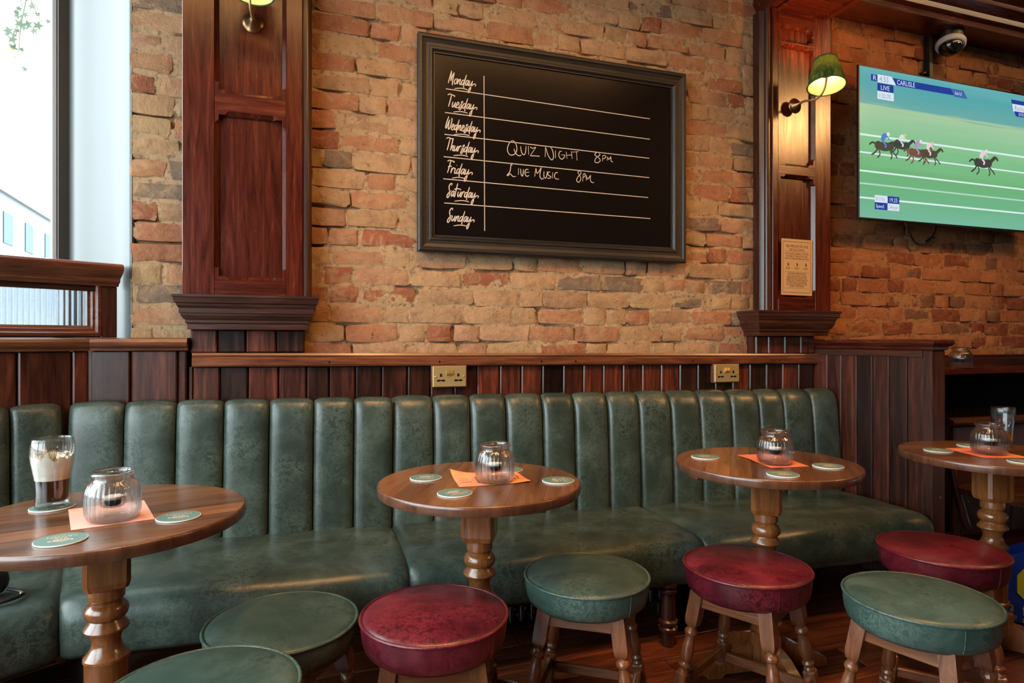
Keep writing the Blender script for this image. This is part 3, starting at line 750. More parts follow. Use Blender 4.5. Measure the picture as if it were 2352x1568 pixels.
# ------------------------------------------------------------------ tables
TOPCOL = {}
def topwood(name, cols): 
    return wood(name, cols, 'x', 0.30, 0.7, 0.36, 0.03, 0.7, (0.3, 0.14, 0.07))
M['top'] = topwood('table_top_wood', [(0.060, 0.021, 0.007), (0.140, 0.052, 0.016), (0.235, 0.098, 0.031)])
def table(label, x, y, rz, Rr=0.288, bl=0.125, ba=0.1, grp='round pub tables along the bench', seed=0, fr=0.0):
    t = thing('pub_table', label, 'table', (x, y, 0), (0, 0, rz), grp)
    rnd = random.Random(seed); R = Rr - .0045; H_ = 0.687
    cuts = [-R]; 
    while cuts[-1] < R - 0.05: cuts.append(cuts[-1] + rnd.uniform(0.06, 0.105))
    cuts[-1] = R
    for a, b in zip(cuts[:-1], cuts[1:]):
        n = 18; a2, b2 = a + 0.0002, b - 0.0002
        top = []
        t0, t1 = math.asin(max(-1, a2 / R)), math.asin(min(1, b2 / R))
        for k in range(n + 1):
            th = t0 + (t1 - t0) * k / n; top.append((R * math.cos(th), R * math.sin(th)))
        for k in range(n + 1):
            th = t1 + (t0 - t1) * k / n; top.append((-R * math.cos(th), R * math.sin(th)))
        mb = MB(); mb.prism(top, 'z', H_ - 0.02, H_); mb.build('stave', M['top'], t, smooth=0)
    mb = MB(); mb.lathe([(R + 0.0003, H_ - 0.027), (R + 0.0003, H_ - 0.0002), (R + 0.0018, H_ - 0.0006), (R + 0.0040, H_ - 0.003), (R + 0.0045, H_ - 0.008), (R + 0.0045, H_ - 0.021), (R + 0.0028, H_ - 0.026), (R, H_ - 0.027), (0.05, H_ - 0.027), (0.05, H_ - 0.0205), (R, H_ - 0.0205)], 96, close=True)
    mb.build('rim', M['edge'], t, smooth=0.8)
    mb = MB(); mb.T = Matrix.Rotation(-rz + ba, 4, 'Z'); mb.box(-bl, bl, -0.026, 0.026, H_ - 0.042, H_ - 0.027, 0.003); mb.build('batten', M['oak_x'], t, smooth=0)
    # square head of the turned column, its foot rounded into the turning
    mb = MB(); h = 0.047; c = 0.009
    def sq(h, c): return [(h, -h + c), (h, h - c), (h - c, h), (-h + c, h), (-h, h - c), (-h, -h + c), (-h + c, -h), (h - c, -h)]
    rows = [[(a, b, z) for a, b in sq(hh, cc)] for hh, cc, z in ((h, c, 0.660), (h, c, 0.535))]
    n8 = 6; lo = []
    for z, k in ((0.527, 0.995), (0.518, 0.96), (0.511, 0.90), (0.509, 0.80)):
        rows.append([(a * k, b * k, z + (0.010 if abs(abs(a) - abs(b)) < 0.015 else 0)) for a, b in sq(h, c)])
    mb.grid(rows, wrap=True); n = len(mb.v); mb.f.append(tuple(range(8))); mb.f.append(tuple(range(n - 8, n)))
    mb.build('column_head', M['pedestal'], t, smooth=0.45)
    mb = MB()
    pr = [(0.036, 0.522), (0.0375, 0.505), (0.0372, 0.494), (0.033, 0.489), (0.0325, 0.485), (0.039, 0.480), (0.0445, 0.471), (0.0455, 0.463), (0.0435, 0.454), (0.038, 0.447), (0.034, 0.445), (0.036, 0.441), (0.0455, 0.429), (0.0470, 0.425), (0.0455, 0.421), (0.037, 0.417), (0.032, 0.408), (0.0295, 0.397), (0.0300, 0.388), (0.034, 0.377), (0.042, 0.366), (0.0475, 0.360), (0.0480, 0.354), (0.0455, 0.350), (0.0445, 0.30), (0.043, 0.20), (0.0435, 0.17), (0.050, 0.166), (0.051, 0.158), (0.047, 0.150), (0.042, 0.146), (0.0415, 0.12)]
    mb.lathe(pr, 40); mb.build('turned_column', M['pedestal'], t, smooth=0.6)
    mb = MB(); mb.box(-0.045, 0.045, -0.045, 0.045, 0.012, 0.135, 0.006)
    for a in range(4):
        mb.T = Matrix.Rotation(a * PI / 2, 4, 'Z')
        for k in (-0.024, -0.008, 0.008, 0.024): mb.box(0.045, 0.048, k - 0.005, k + 0.005, 0.02, 0.125, 0.0012)
    mb.T = Matrix.Identity(4); mb.build('fluted_base', M['pedestal'], t, smooth=0)
    for a in range(4):
        mb = MB(); mb.T = Matrix.Rotation(a * PI / 2 + fr, 4, 'Z')
        pr = [(0.044, 0.012), (0.044, 0.098), (0.075, 0.094), (0.105, 0.084), (0.14, 0.064), (0.17, 0.046), (0.20, 0.036), (0.215, 0.028), (0.218, 0.0), (0.17, 0.0), (0.155, 0.012)]
        mb.prism(pr, 'y', -0.018, 0.018); mb.build('foot', M['pedestal'], t, smooth=0.3)
    return t
table('round table nearest the window, with a half drunk dark beer on it', -0.414, 1.692, 0.25, Rr=0.298, seed=3, fr=0.4)
table('round table below the blackboard, three coasters spread round a ribbed jar', 0.499, 1.739, 1.13, seed=5, fr=0.546)
table('round table before the right end of the bench, next to the plank partition', 1.470, 1.700, 0.9, bl=.265, ba=-.12, seed=8, fr=0.549)
table('round table beyond the plank partition, cut by the frame, amber glass on it', 2.346, 1.569, -0.3, seed=9, fr=0.75)

# ------------------------------------------------------------------ stools
def stool_proto(kind):
    lm = M['green_stool'] if kind == 'green' else M['burgundy']
    t = link('bar_stool', None); 
    mb = MB(); mb.lathe([(0.05, 0.3405), (0.140, 0.340), (0.158, 0.343), (0.168, 0.352), (0.1735, 0.368), (0.1765, 0.392), (0.1775, 0.412), (0.170, 0.412)], 64); sb_ = mb.build('seat_band', lm, t, smooth=1.0)
    mb = MB(); mb.lathe([(0.1755, 0.413), (0.1715, 0.4175), (0.160, 0.4215), (0.135, 0.4265), (0.10, 0.430), (0.06, 0.432), (0.02, 0.4328), (0.004, 0.433)], 64); mb.build('seat_top', lm, t, smooth=1.2)
    mb = MB(); ring = [(0.1772 * math.cos(2 * PI * i / 72), 0.1772 * math.sin(2 * PI * i / 72), 0.4145) for i in range(72)]
    mb.tube(ring, 0.0042, 8, True); mb.build('piping', lm, sb_, smooth=1.2)
    for a in (2.9, 5.6):
        mb = MB(); c, s_ = math.cos(a), math.sin(a)
        mb.tube([(r * c, r * s_, z) for r, z in ((0.1685, 0.352), (0.174, 0.368), (0.1768, 0.392), (0.1778, 0.410))], 0.0012, 6); mb.build('seam', lm, sb_)
    top, bot = 0.098, 0.150
    for k in range(4):
        ax = Vector((top - bot, top - bot, 0.352)); ln = ax.length; ax.normalize()
        zq = Vector((0, 0, 1)).rotation_difference(ax).to_matrix().to_4x4()
        mb = MB(); mb.T = Matrix.Rotation(k * PI / 2, 4, 'Z') @ Matrix.Translation((bot, bot, 0.0)) @ zq
        mb.box(-0.017, 0.017, -0.017, 0.017, 0.006, 0.118, 0.004)
        mb.lathe([(0.010, 0.001), (0.015, 0.008), (0.015, 0.02)], 12)
        # rounded shoulder, turned vase, then the square head with its tongue
        mb.lathe([(0.0165, 0.112), (0.0155, 0.122), (0.0115, 0.127), (0.0115, 0.130), (0.0165, 0.134), (0.0175, 0.139), (0.0135, 0.144), (0.0125, 0.148), (0.0165, 0.158), (0.0185, 0.172), (0.0178, 0.188), (0.0152, 0.206), (0.0135, 0.219), (0.0145, 0.224), (0.0180, 0.228), (0.0190, 0.234), (0.0165, 0.241), (0.0130, 0.245), (0.0130, 0.250), (0.0165, 0.254)], 18)
        h = 0.0185
        def sq(h, z, k2): return [(sx * h, sy * h, z) for sx, sy in ((1, 1), (-1, 1), (-1, -1), (1, -1))]
        rows = [sq(0.011, 0.250, 0), sq(0.0145, 0.254, 0), sq(0.0172, 0.262, 0), sq(h, 0.274, 0), sq(h * 1.02, ln - 0.008, 0)]
        mb.grid(rows, wrap=True); n = len(mb.v); mb.f.append(tuple(range(n - 4, n)))
        mb.build('leg', M['oak'], t, smooth=0.45)
        mb = MB(); mb.T = Matrix.Rotation(k * PI / 2, 4, 'Z'); mb.box(-0.09, 0.09, 0.092, 0.112, 0.302, 0.342, 0.002); mb.build('apron', M['oak_x'], t, smooth=0)
        mb = MB(); mb.T = Matrix.Rotation(k * PI / 2, 4, 'Z'); zz = 0.085 if k % 2 else 0.065; mb.box(-0.13, 0.13, 0.128, 0.146, zz - 0.014, zz + 0.014, 0.003); mb.build('stretcher', M['oak_x'], t, smooth=0)
    return t
G = stool_proto('green'); Bg = stool_proto('burgundy')
used = set()
def stool(kind, label, x, y, rz, hz=1.0):
    p = G if kind == 'green' else Bg
    o = copytree(p) if kind in used else p
    used.add(kind)
    o.location = (x, y, 0); o.scale = (1, 1, hz); o.rotation_euler = (0, 0, rz)
    tag(o, label, 'stool', 'round leather topped stools'); return o
R_ = math.radians
stool('green', 'nearest green leather stool, only its round top showing at the bottom edge', -0.168, 1.300, R_(20), 1.045)
stool('green', 'dark green stool standing between left table and nearer burgundy stool', -0.030, 1.640, R_(-30), .972)
stool('burgundy', 'burgundy stool before the table below the blackboard, lit bluish at left', 0.322, 1.519, R_(-14), 1.02)
stool('green', 'green stool in the middle, between the nearer burgundy stool and the legged one', 0.794, 1.651, R_(-35))
stool('burgundy', 'burgundy stool before the right bench table, all four turned legs visible', 1.254, 1.531, R_(-62), 1.03)
stool('green', 'green stool at right with pale wooden apron, before another burgundy stool', 1.529, 1.204, R_(-72), 1.02)
stool('burgundy', 'burgundy stool half hidden behind the rightmost green stool, beside partition', 1.940, 1.453, R_(-50), 1.03)

# ------------------------------------------------------------------ things on the tables
TZ = 0.687; KT = .971
def jar_proto():
    t = link('jar_lantern', None)
    # ribbed body, smooth neck and rolled rim; one closed shell with its inside
    outp = [(0.004, 0.0), (0.040, 0.0), (0.047, 0.002), (0.0525, 0.008), (0.0553, 0.018), (0.056, 0.030), (0.056, 0.050), (0.0553, 0.062), (0.0525, 0.074), (0.0475, 0.083), (0.042, 0.088), (0.0400, 0.091), (0.0400, 0.096), (0.0425, 0.0985), (0.0452, 0.1015), (0.0452, 0.1045), (0.0425, 0.107), (0.0395, 0.1068)]
    inp = [(0.0375, 0.104), (0.0372, 0.092), (0.040, 0.087), (0.0455, 0.081), (0.0500, 0.073), (0.0525, 0.062), (0.053, 0.050), (0.053, 0.030), (0.0522, 0.019), (0.049, 0.010), (0.042, 0.006), (0.004, 0.006)]
    def rib(a, z):
        k = max(0, min(1, (z - 0.006) / 0.014)) * max(0, min(1, (0.086 - z) / 0.012))
        return 1 - 0.046 * k * (1 - math.sqrt(abs(math.cos(a * 14))))
    mb = MB(); mb.lathe(outp, 288, rfun=rib)
    mb.lathe(inp, 288)
    # the shell's caps at the rim are open: drop them
    nn = 288
    keep = []
    for f in mb.f:
        if len(f) == nn:
            zs = {round(mb.v[i][2], 4) for i in f}
            if zs & {0.1068, 0.104}: continue
        keep.append(f)
    mb.f = keep
    no = len(outp) * nn; a0 = (len(outp) - 1) * nn
    for i in range(nn): mb.f.append((a0 + i, a0 + (i + 1) % nn, no + (i + 1) % nn, no + i))
    mb.build('jar', M['jar'], t, smooth=1.2)
    mb = MB()
    mb.tube([(0.0385 * math.cos(2 * PI * i / 40), 0.0385 * math.sin(2 * PI * i / 40), 0.1085) for i in range(40)], 0.0008, 6, True)
    for a in (0.5, 0.5 + PI):
        c, s = math.cos(a), math.sin(a)
        mb.tube([(0.0385 * c, 0.0385 * s, 0.110), (0.036 * c, 0.036 * s, 0.103), (0.030 * c, 0.030 * s, 0.085), (0.0235 * c, 0.0235 * s, 0.060), (0.0235 * c, 0.0235 * s, 0.036)], 0.0008, 6)
    mb.build('wire_hanger', M['wire'], t)
    mb = MB(); mb.lathe([(0.003, 0.030), (0.022, 0.030), (0.0245, 0.034), (0.0245, 0.047), (0.0230, 0.047), (0.0228, 0.034), (0.003, 0.0335)], 32); mb.build('candle_cup', M['tin'], t)
    return t
def tea_proto():
    t = link('tealight', None)
    mb = MB(); mb.lathe([(0.003, 0.0), (0.0190, 0.0), (0.0195, 0.004), (0.0195, 0.0175), (0.018, 0.0178), (0.017, 0.0165), (0.003, 0.0165)], 32); wx_ = mb.build('wax', M['wax'], t)
    mb = MB(); mb.tube([(0, 0, 0.0165), (0.0004, 0, 0.020), (0.0012, 0.0004, 0.0235)], 0.0007, 6); mb.build('wick', M['wire'], wx_)
    return t
JP = jar_proto(); TP = tea_proto()
JL = [(-0.399, 1.682, TZ + .0009, 'table nearest the window', 'ribbed glass jar lantern beside the stout glass'), (0.553, 1.765, TZ + .0011, 'table below the blackboard', 'ribbed glass jar lantern on the table below the blackboard'),
      (1.522, 1.717, TZ + .0009, 'table at the right end of the bench', 'ribbed glass jar lantern before the right end of the bench'), (2.389, 1.609, TZ + .0009, 'table beyond the partition', 'ribbed glass jar lantern in front of the amber glass'),
      (3.388, 2.43, 0.9405, 'wall shelf at far right', 'small ribbed glass jar on the dark wall shelf under the television')]
for i, (x, y, z, where, lab) in enumerate(JL):
    j = JP if i == 0 else copytree(JP); kt = KT if i < 4 else 1
    x, y = x * kt, y * kt
    j.location = (x, y, z); j.rotation_euler = (0, 0, 0.4 + i * 0.9)
    tag(j, lab, 'jar', 'ribbed glass jar lanterns')
    k = TP if i == 0 else copytree(TP); k.location = (x, y, z + 0.0337)
    tag(k, 'white tealight hanging inside the jar on the ' + where, 'candle', 'tealights in the jars')

def flyermat(name, ca, cb):
    m, nt, b = mat(name); v = coords(nt, (1, 1, 1)); n = noise(nt, v, 9, 3)
    r = ramp(nt, n, [(0.35, ca), (0.65, cb)]); L(nt, r.outputs[0], b.inputs['Base Color']); b.inputs['Roughness'].default_value = 0.55
    return m
FO = flyermat('flyer_orange', (0.72, 0.20, 0.13), (0.82, 0.36, 0.14)); FP = flyermat('flyer_pink', (0.80, 0.36, 0.30), (0.82, 0.42, 0.28)); FR = flyermat('flyer_red', (0.70, 0.13, 0.09), (0.78, 0.24, 0.10))
def flyer(label, q, mt, curl, lines):
    """q: near-left round the sheet, in metres on the table top"""
    q = [(a * KT, b * KT) for a, b in q]
    t = thing('flyer', label, 'flyer', (q[0][0], q[0][1], TZ), (0, 0, 0), 'printed flyers under the jars')
    o = Vector((q[0][0], q[0][1])); A, B, C_, D = [Vector(p) - o for p in q]
    n = 8
    def pt(u, v): return (A * (1 - u) + B * u) * (1 - v) + (D * (1 - u) + C_ * u) * v
    def hz(u, v):
        h = 0.0003
        for (cu, cv, hh) in curl: h += hh * max(0, 1 - math.hypot((u - cu) * 1.1, v - cv) / 0.45) ** 2
        return h
    mb = MB(); rows = []
    for dz in (0.0004, 0.0):
        rows.append([[(*pt(i / n, k / n), hz(i / n, k / n) + dz) for i in range(n + 1)] for k in range(n + 1)])
    for g in rows: mb.grid(g)
    mb.build('sheet', mt, t, smooth=1, fix=False)
    mb = MB()
    for (u0, v0, u1, v1, th) in lines:
        a, b2 = pt(u0, v0), pt(u1, v1); d = (b2 - a).normalized(); pn = Vector((-d.y, d.x)) * th
        nseg = 5
        for s in range(nseg):
            f0, f1 = s / nseg, (s + 0.75) / nseg
            p0, p1 = a.lerp(b2, f0), a.lerp(b2, f1); z0_ = hz(u0 + (u1 - u0) * f0, v0 + (v1 - v0) * f0) + 0.0007; z1_ = hz(u0 + (u1 - u0) * f1, v0 + (v1 - v0) * f1) + 0.0007
            mb.add([(*(p0 - pn), z0_), (*(p1 - pn), z1_), (*(p1 + pn), z1_), (*(p0 + pn), z0_)], [(0, 1, 2, 3)])
    if lines: mb.build('print', M['ink'], t, smooth=0, fix=False)
flyer('pale pink flyer under the jar beside the stout glass', [(-0.462, 1.611), (-0.307, 1.65), (-0.37, 1.852), (-0.525, 1.812)], FP, [], [])
LN = [(0.06, 0.30, 0.22, 0.30, 0.003), (0.06, 0.42, 0.18, 0.42, 0.002), (0.08, 0.55, 0.2, 0.55, 0.002), (0.3, 0.2, 0.32, 0.7, 0.002), (0.84, 0.3, 0.86, 0.7, 0.002), (0.90, 0.35, 0.92, 0.68, 0.002)]
flyer('curled orange flyer with a lifted corner on the table below the blackboard', [(0.437, 1.729), (0.649, 1.719), (0.658, 1.875), (0.453, 1.912)], FO, [(0, 1, 0.014), (1, 0, 0.005)], LN)
flyer('orange red flyer on the table at the right end of the bench', [(1.456, 1.661), (1.592, 1.640), (1.645, 1.86), (1.504, 1.888)], FR, [(0, 0.6, 0.003)], [(0.1, 0.62, 0.3, 0.62, 0.003), (0.1, 0.72, 0.28, 0.72, 0.002)])
flyer('red flyer on the round table beyond the partition', [(2.288, 1.562), (2.44, 1.50), (2.498, 1.70), (2.347, 1.748)], FR, [], [(0.1, 0.62, 0.3, 0.62, 0.003)])

def coaster_proto():
    t = link('coaster', None)
    mb = MB(); mb.lathe([(0.01, 0), (0.0455, 0), (0.0462, 0.0005), (0.0462, 0.0024), (0.0455, 0.0029), (0.01, 0.0029)], 48); mb.build('board', M['card'], t, smooth=0.6)
    mb = MB(); mb.lathe([(0.0005, 0.00295), (0.0452, 0.00295)], 48); mb.f = mb.f[:48]; mb.build('print', M['teal'], t, smooth=0, fix=False)
    # a heraldic beast over a lettered line
    mb = MB(); z = 0.0032
    T0 = mb.T
    mb.T = Matrix(((1, 0, 0, 0), (0, 0, 1, 0), (0, 1, 0, 0), (0, 0, 0, 1)))
    for st in ([(-.016, .003), (-.012, .013), (-.004, .017), (.004, .016), (.010, .011), (.012, .004)], [(.010, .011), (.017, .013), (.020, .009), (.015, .007)], [(-.016, .003), (-.021, .009), (-.018, .015)],
               [(-.013, .004), (-.012, -.001)], [(-.007, .004), (-.006, -.001)], [(.004, .004), (.005, -.001)], [(.010, .005), (.011, -.001)], [(-.014, .004), (0, .006), (.012, .005)], [(-.010, .009), (0, .011), (.008, .009)]):
        ribbon(mb, st, 0.0024, z)
    for xx in (-.008, 0, .008): mb.add([(xx - .0028, z, -.0075), (xx + .0028, z, -.0075), (xx + .0028, z, -.0035), (xx - .0028, z, -.0035)], [(0, 1, 2, 3)])
    mb.add([(-.018, z, -.0275), (.018, z, -.0275), (.018, z, -.0265), (-.018, z, -.0265)], [(0, 1, 2, 3)])
    mb.build('emblem', M['copper'], t, smooth=0, fix=False)
    text('lettering', 'CROWN', 0.0135, M['copper'], t, (0, -0.0215, 0.0033), (0, 0, 0), 'CENTER', 1.0)
    return t
CP = coaster_proto()
CL = [(-0.458, 1.536, 3.3, 'teal coaster alone at the near left of the table nearest the window'), (-0.258, 1.648, 3.2, 'teal coaster touching the pale pink flyer on the left table'), (-0.568, 1.844, 0.5, 'teal coaster underneath the glass of dark beer'),
      (0.370, 1.872, -0.4, 'green coaster at the left edge of the table below the blackboard'), (0.407, 1.660, 0.45, 'green coaster nearest the front of the table below the blackboard'), (0.731, 1.711, 1.35, 'green coaster at the right of the table below the blackboard'),
      (0.640, 1.905, 0.2, 'green coaster almost hidden behind the jar on the middle table'),
      (1.369, 1.887, -0.2, 'green coaster at the left rim of the table by the bench end'), (1.417, 1.564, 2.9, 'green coaster at the front of the table by the bench end'), (1.650, 1.619, 2.8, 'green coaster at the right side of the table by the bench end'),
      (2.275, 1.716, 0.1, 'dark coaster at the left side of the table beyond the partition'), (2.500, 1.752, 1.1, 'dark coaster behind the red flyer beyond the partition'), (2.340, 1.462, 2.5, 'dark coaster at the near edge of the table beyond the partition')]
for i, (x, y, a, lab) in enumerate(CL):
    o = CP if i == 0 else copytree(CP); o.location = (x * KT, y * KT, TZ + 0.0003); o.rotation_euler = (0, 0, a); tag(o, lab, 'coaster', 'round printed coasters')

# ---- glasses
pg = thing('pint_glass', 'tulip pint glass with dark stout, foam clinging to its sides', 'glass', (-0.568 * KT, 1.844 * KT, TZ + 0.0036), (0, 0, 0))
go = [(0.004, 0.0), (0.0335, 0.0), (0.0355, 0.002), (0.0358, 0.014), (0.0348, 0.022), (0.0352, 0.045), (0.0372, 0.068), (0.0408, 0.090), (0.0442, 0.110), (0.0460, 0.128), (0.0458, 0.142), (0.0440, 0.156), (0.0428, 0.163), (0.0420, 0.164)]
gi = [(0.0412, 0.163), (0.0424, 0.155), (0.0442, 0.142), (0.0444, 0.128), (0.0426, 0.110), (0.0392, 0.090), (0.0356, 0.068), (0.0336, 0.045), (0.0330, 0.024), (0.0300, 0.015), (0.004, 0.013)]
def shell(name, outp, inp, mt, parent, n=56):
    mb = MB(); mb.lathe(outp, n); mb.f.pop(); no = len(mb.v); mb.lathe(inp, n)
    mb.f = [f for f in mb.f if not (len(f) == n and min(f) == no)]
    a0 = no - n
    for i in range(n): mb.f.append((a0 + i, a0 + (i + 1) % n, no + (i + 1) % n, no + i))
    return mb.build(name, mt, parent, smooth=1.2)
shell('glass', go, gi, M['glass'], pg)
def ginner(z):
    for (r0, z0_), (r1, z1_) in zip(gi[:-1], gi[1:]):
        if z1_ <= z <= z0_: return r1 + (r0 - r1) * (z - z1_) / max(1e-6, z0_ - z1_)
    return gi[0][0]
mb = MB(); mb.lathe([(0.003, 0.0133)] + [(ginner(z) - 0.0003, z) for z in (0.0155, 0.022, 0.03, 0.045, 0.055, 0.066)] + [(0.003, 0.066)], 48); mb.build('stout', M['stout'], pg, smooth=1)
mb = MB(); rows = []
n = 96
for k in range(15):
    row = []
    for i in range(n + 1):
        a = 2 * PI * i / n
        topz = 0.116 + 0.020 * mn.noise((math.cos(a) * 2.1, math.sin(a) * 2.1, 3.0)) + 0.012 * mn.noise((math.cos(a) * 7, math.sin(a) * 7, 1.0)) + 0.014 * math.cos(a + 0.9)
        topz = 0.159
        z = 0.066 + (topz - 0.066) * k / 14; r = ginner(z) - 0.0004 - (0.0015 if k < 2 else 0)
        row.append((r * math.cos(a), r * math.sin(a), z))
    rows.append(row)
mb.grid(rows); mb.build('foam_film', M['film'], pg, smooth=1, fix=False)
mb = MB(); mb.lathe([(0.003, 0.0665), (0.0350, 0.0665), (ginner(.072) - .001, 0.072), (ginner(.082) - .001, 0.082), (0.033, 0.085), (0.003, 0.083)], 40); mb.build('foam', M['foam'], pg, smooth=1, fix=False)
# printed harp and name, round the glass on the side towards the room
fa = -1.27
mb = MB(); hw = [(-.007, .012), (.002, .016), (.009, .013)], [(.009, .013), (.004, -.012)], [(-.007, .012), (-.004, -.002), (.004, -.012)], [(-.003, .010), (.0, -.004)], [(.001, .012), (.002, -.007)], [(.005, .012), (.003, -.009)]
for st in hw:
    P = [(p[0], p[1]) for p in st]
    b2 = MB(); ribbon(b2, P, 0.0024, 0.0)
    for f in b2.f:
        mb.add([((0.0466) * math.cos(fa + b2.v[i][0] / 0.0466), (0.0466) * math.sin(fa + b2.v[i][0] / 0.0466), 0.126 + b2.v[i][2]) for i in f], [tuple(range(len(f)))])
mb.build('harp_print', M['gold'], pg, smooth=0, fix=False)
for i, ch in enumerate('GUINNESS'):
    a = fa - 0.42 + i * 0.125
    text('lettering', ch, 0.0085, M['grey_ink'], pg, (0.0452 * math.cos(a), 0.0452 * math.sin(a), 0.102), (PI / 2, 0, a + PI / 2), 'CENTER')
ag = thing('beer_glass', 'nearly empty glass with a little amber beer behind the far right jar', 'glass', (2.600 * KT, 1.700 * KT, TZ + 0.0005))
ao = [(0.004, 0.0), (0.029, 0.0), (0.031, 0.003), (0.030, 0.02), (0.032, 0.06), (0.037, 0.10), (0.039, 0.13), (0.0385, 0.148), (0.0378, 0.149)]
ai = [(0.037, 0.148), (0.0375, 0.13), (0.0355, 0.10), (0.0303, 0.06), (0.0285, 0.022), (0.025, 0.014), (0.004, 0.012)]
shell('glass', ao, ai, M['glass'], ag)
mb = MB(); mb.lathe([(0.003, 0.0125), (0.0245, 0.0145), (0.028, 0.022), (0.0296, 0.055), (0.003, 0.055)], 40); mb.build('beer', M['ale'], ag, smooth=1)
# ------------------------------------------------------------------ event blackboard
cbd = thing('blackboard', 'large black framed weekly event board with chalk lettering on the brick wall', 'blackboard', (0, 2.55, 0))
bx0, bx1, bz0, bz1 = 0.473, 1.746, 1.452, 2.345
mb = MB()
lev = [(0.0, 0.030), (0.0, 0.004), (0.006, 0.0), (0.016, 0.0), (0.020, 0.005), (0.034, 0.010), (0.046, 0.010), (0.050, 0.006), (0.058, 0.006), (0.066, 0.016), (0.071, 0.016), (0.073, 0.026)]
for (i0, y0), (i1, y1) in zip(lev[:-1], lev[1:]):
    a = [(bx0 + i0, y0, bz0 + i0), (bx1 - i0, y0, bz0 + i0), (bx1 - i0, y0, bz1 - i0), (bx0 + i0, y0, bz1 - i0)]
    b_ = [(bx0 + i1, y1, bz0 + i1), (bx1 - i1, y1, bz0 + i1), (bx1 - i1, y1, bz1 - i1), (bx0 + i1, y1, bz1 - i1)]
    mb.add(a + b_, [(0, 1, 5, 4), (1, 2, 6, 5), (2, 3, 7, 6), (3, 0, 4, 7)])
mb.build('frame', M['blackpaint'], cbd, smooth=0, fix=False)
mb = MB(); mb.box(bx0 + 0.004, bx1 - 0.004, 0.022, 0.042, bz0 + 0.004, bz1 - 0.004); mb.build('slate', M['slate'], cbd, smooth=0)
YC = 0.0212
for x0, z0, x1, z1 in ((.592, 2.133, 1.562, 2.118), (.588, 2.034, 1.562, 2.023), (.586, 1.943, 1.558, 1.934), (.583, 1.850, 1.558, 1.844), (.581, 1.758, 1.552, 1.751), (.585, 1.658, 1.564, 1.654), (.757, 2.209, .760, 1.552)):
    mb = MB(); ribbon(mb, [(x0, z0), (x1, z1)], 0.0034, YC, False); mb.build('ruled_line', M['chalk'], cbd, smooth=0, fix=False)
GL = {   # brush letters: (advance, strokes)
 'M': (.46, [[(0, 0), (.08, .5), (.16, .95)], [(.16, .95), (.17, .5), (.19, .18)], [(.19, .18), (.29, .6), (.40, .84)], [(.40, .84), (.35, .3), (.34, -.02), (.40, -.12)]]),
 'T': (.34, [[(-.12, .86), (.05, .95), (.28, .90), (.45, .86), (.43, .78)], [(.20, .90), (.13, .4), (.06, 0)]]),
 'W': (.52, [[(.18, .95), (.05, .5), (0, .12), (.06, .04)], [(.06, .04), (.18, .4), (.30, .72)], [(.30, .72), (.24, .25), (.28, 0), (.40, .15), (.50, .6), (.48, .82), (.42, .78)]]),
 'F': (.30, [[(-.05, .86), (.10, .95), (.30, .92), (.46, .88), (.42, .80)], [(.20, .92), (.12, .4), (.04, 0)], [(.04, .44), (.20, .52), (.32, .50)]]),
 'S': (.34, [[(.30, .80), (.32, .94), (.20, .92), (.10, .72), (.14, .50), (.22, .25), (.16, -.05), (.04, -.12), (.02, .04), (.14, .26), (.34, .42)]]),
 'o': (.30, [[(.22, .40), (.08, .34), (.02, .12), (.10, 0), (.22, .10), (.24, .32), (.22, .40), (.34, .36)]]),
 'n': (.32, [[(.05, .40), (.02, .2), (0, 0)], [(0, .04), (.10, .30), (.22, .40), (.18, .10), (.24, 0), (.32, .10)]]),
 'd': (.34, [[(.22, .38), (.08, .34), (0, .12), (.06, 0), (.16, .10), (.28, .45), (.36, .80)], [(.36, .80), (.26, .30), (.22, -.12), (.28, -.18)]]),
 'a': (.32, [[(.24, .40), (.10, .36), (.01, .12), (.06, 0), (.16, .12), (.26, .40)], [(.26, .40), (.22, .10), (.26, 0), (.34, .10)]]),
 'y': (.36, [[(.04, .40), (.01, .12), (.08, .02), (.18, .18), (.27, .40)], [(.27, .40), (.20, 0), (.12, -.40), (.02, -.52), (.02, -.30), (.18, -.04), (.42, .18), (.56, .14), (.52, 0)]]),
 'u': (.32, [[(.04, .40), (.0, .12), (.06, 0), (.16, .15), (.26, .40)], [(.26, .40), (.22, .10), (.26, 0), (.32, .08)]]),
 'e': (.28, [[(.02, .14), (.16, .22), (.22, .34), (.14, .42), (.03, .24), (.04, .02), (.16, .0), (.30, .14)]]),
 's': (.26, [[(-.02, .10), (.14, .32), (.24, .50), (.14, .46), (.16, .22), (.18, .02), (.06, -.14), (-.02, -.06), (.08, .06), (.26, .16)]]),
 'h': (.30, [[(.12, .95), (.05, .4), (0, 0)], [(0, .04), (.10, .30), (.22, .38), (.17, .10), (.22, 0), (.30, .10)]]),
 'r': (.26, [[(.05, .40), (.02, .2), (0, 0)], [(0, .06), (.08, .30), (.18, .42), (.26, .34)]]),
 'i': (.16, [[(.05, .40), (.01, .12), (.05, 0), (.15, .10)], [(.12, .60), (.14, .64)]]),
 't': (.24, [[(.14, 1.0), (.07, .5), (0, -.05)], [(-.10, .52), (.10, .60), (.34, .58), (.50, .52)]])}
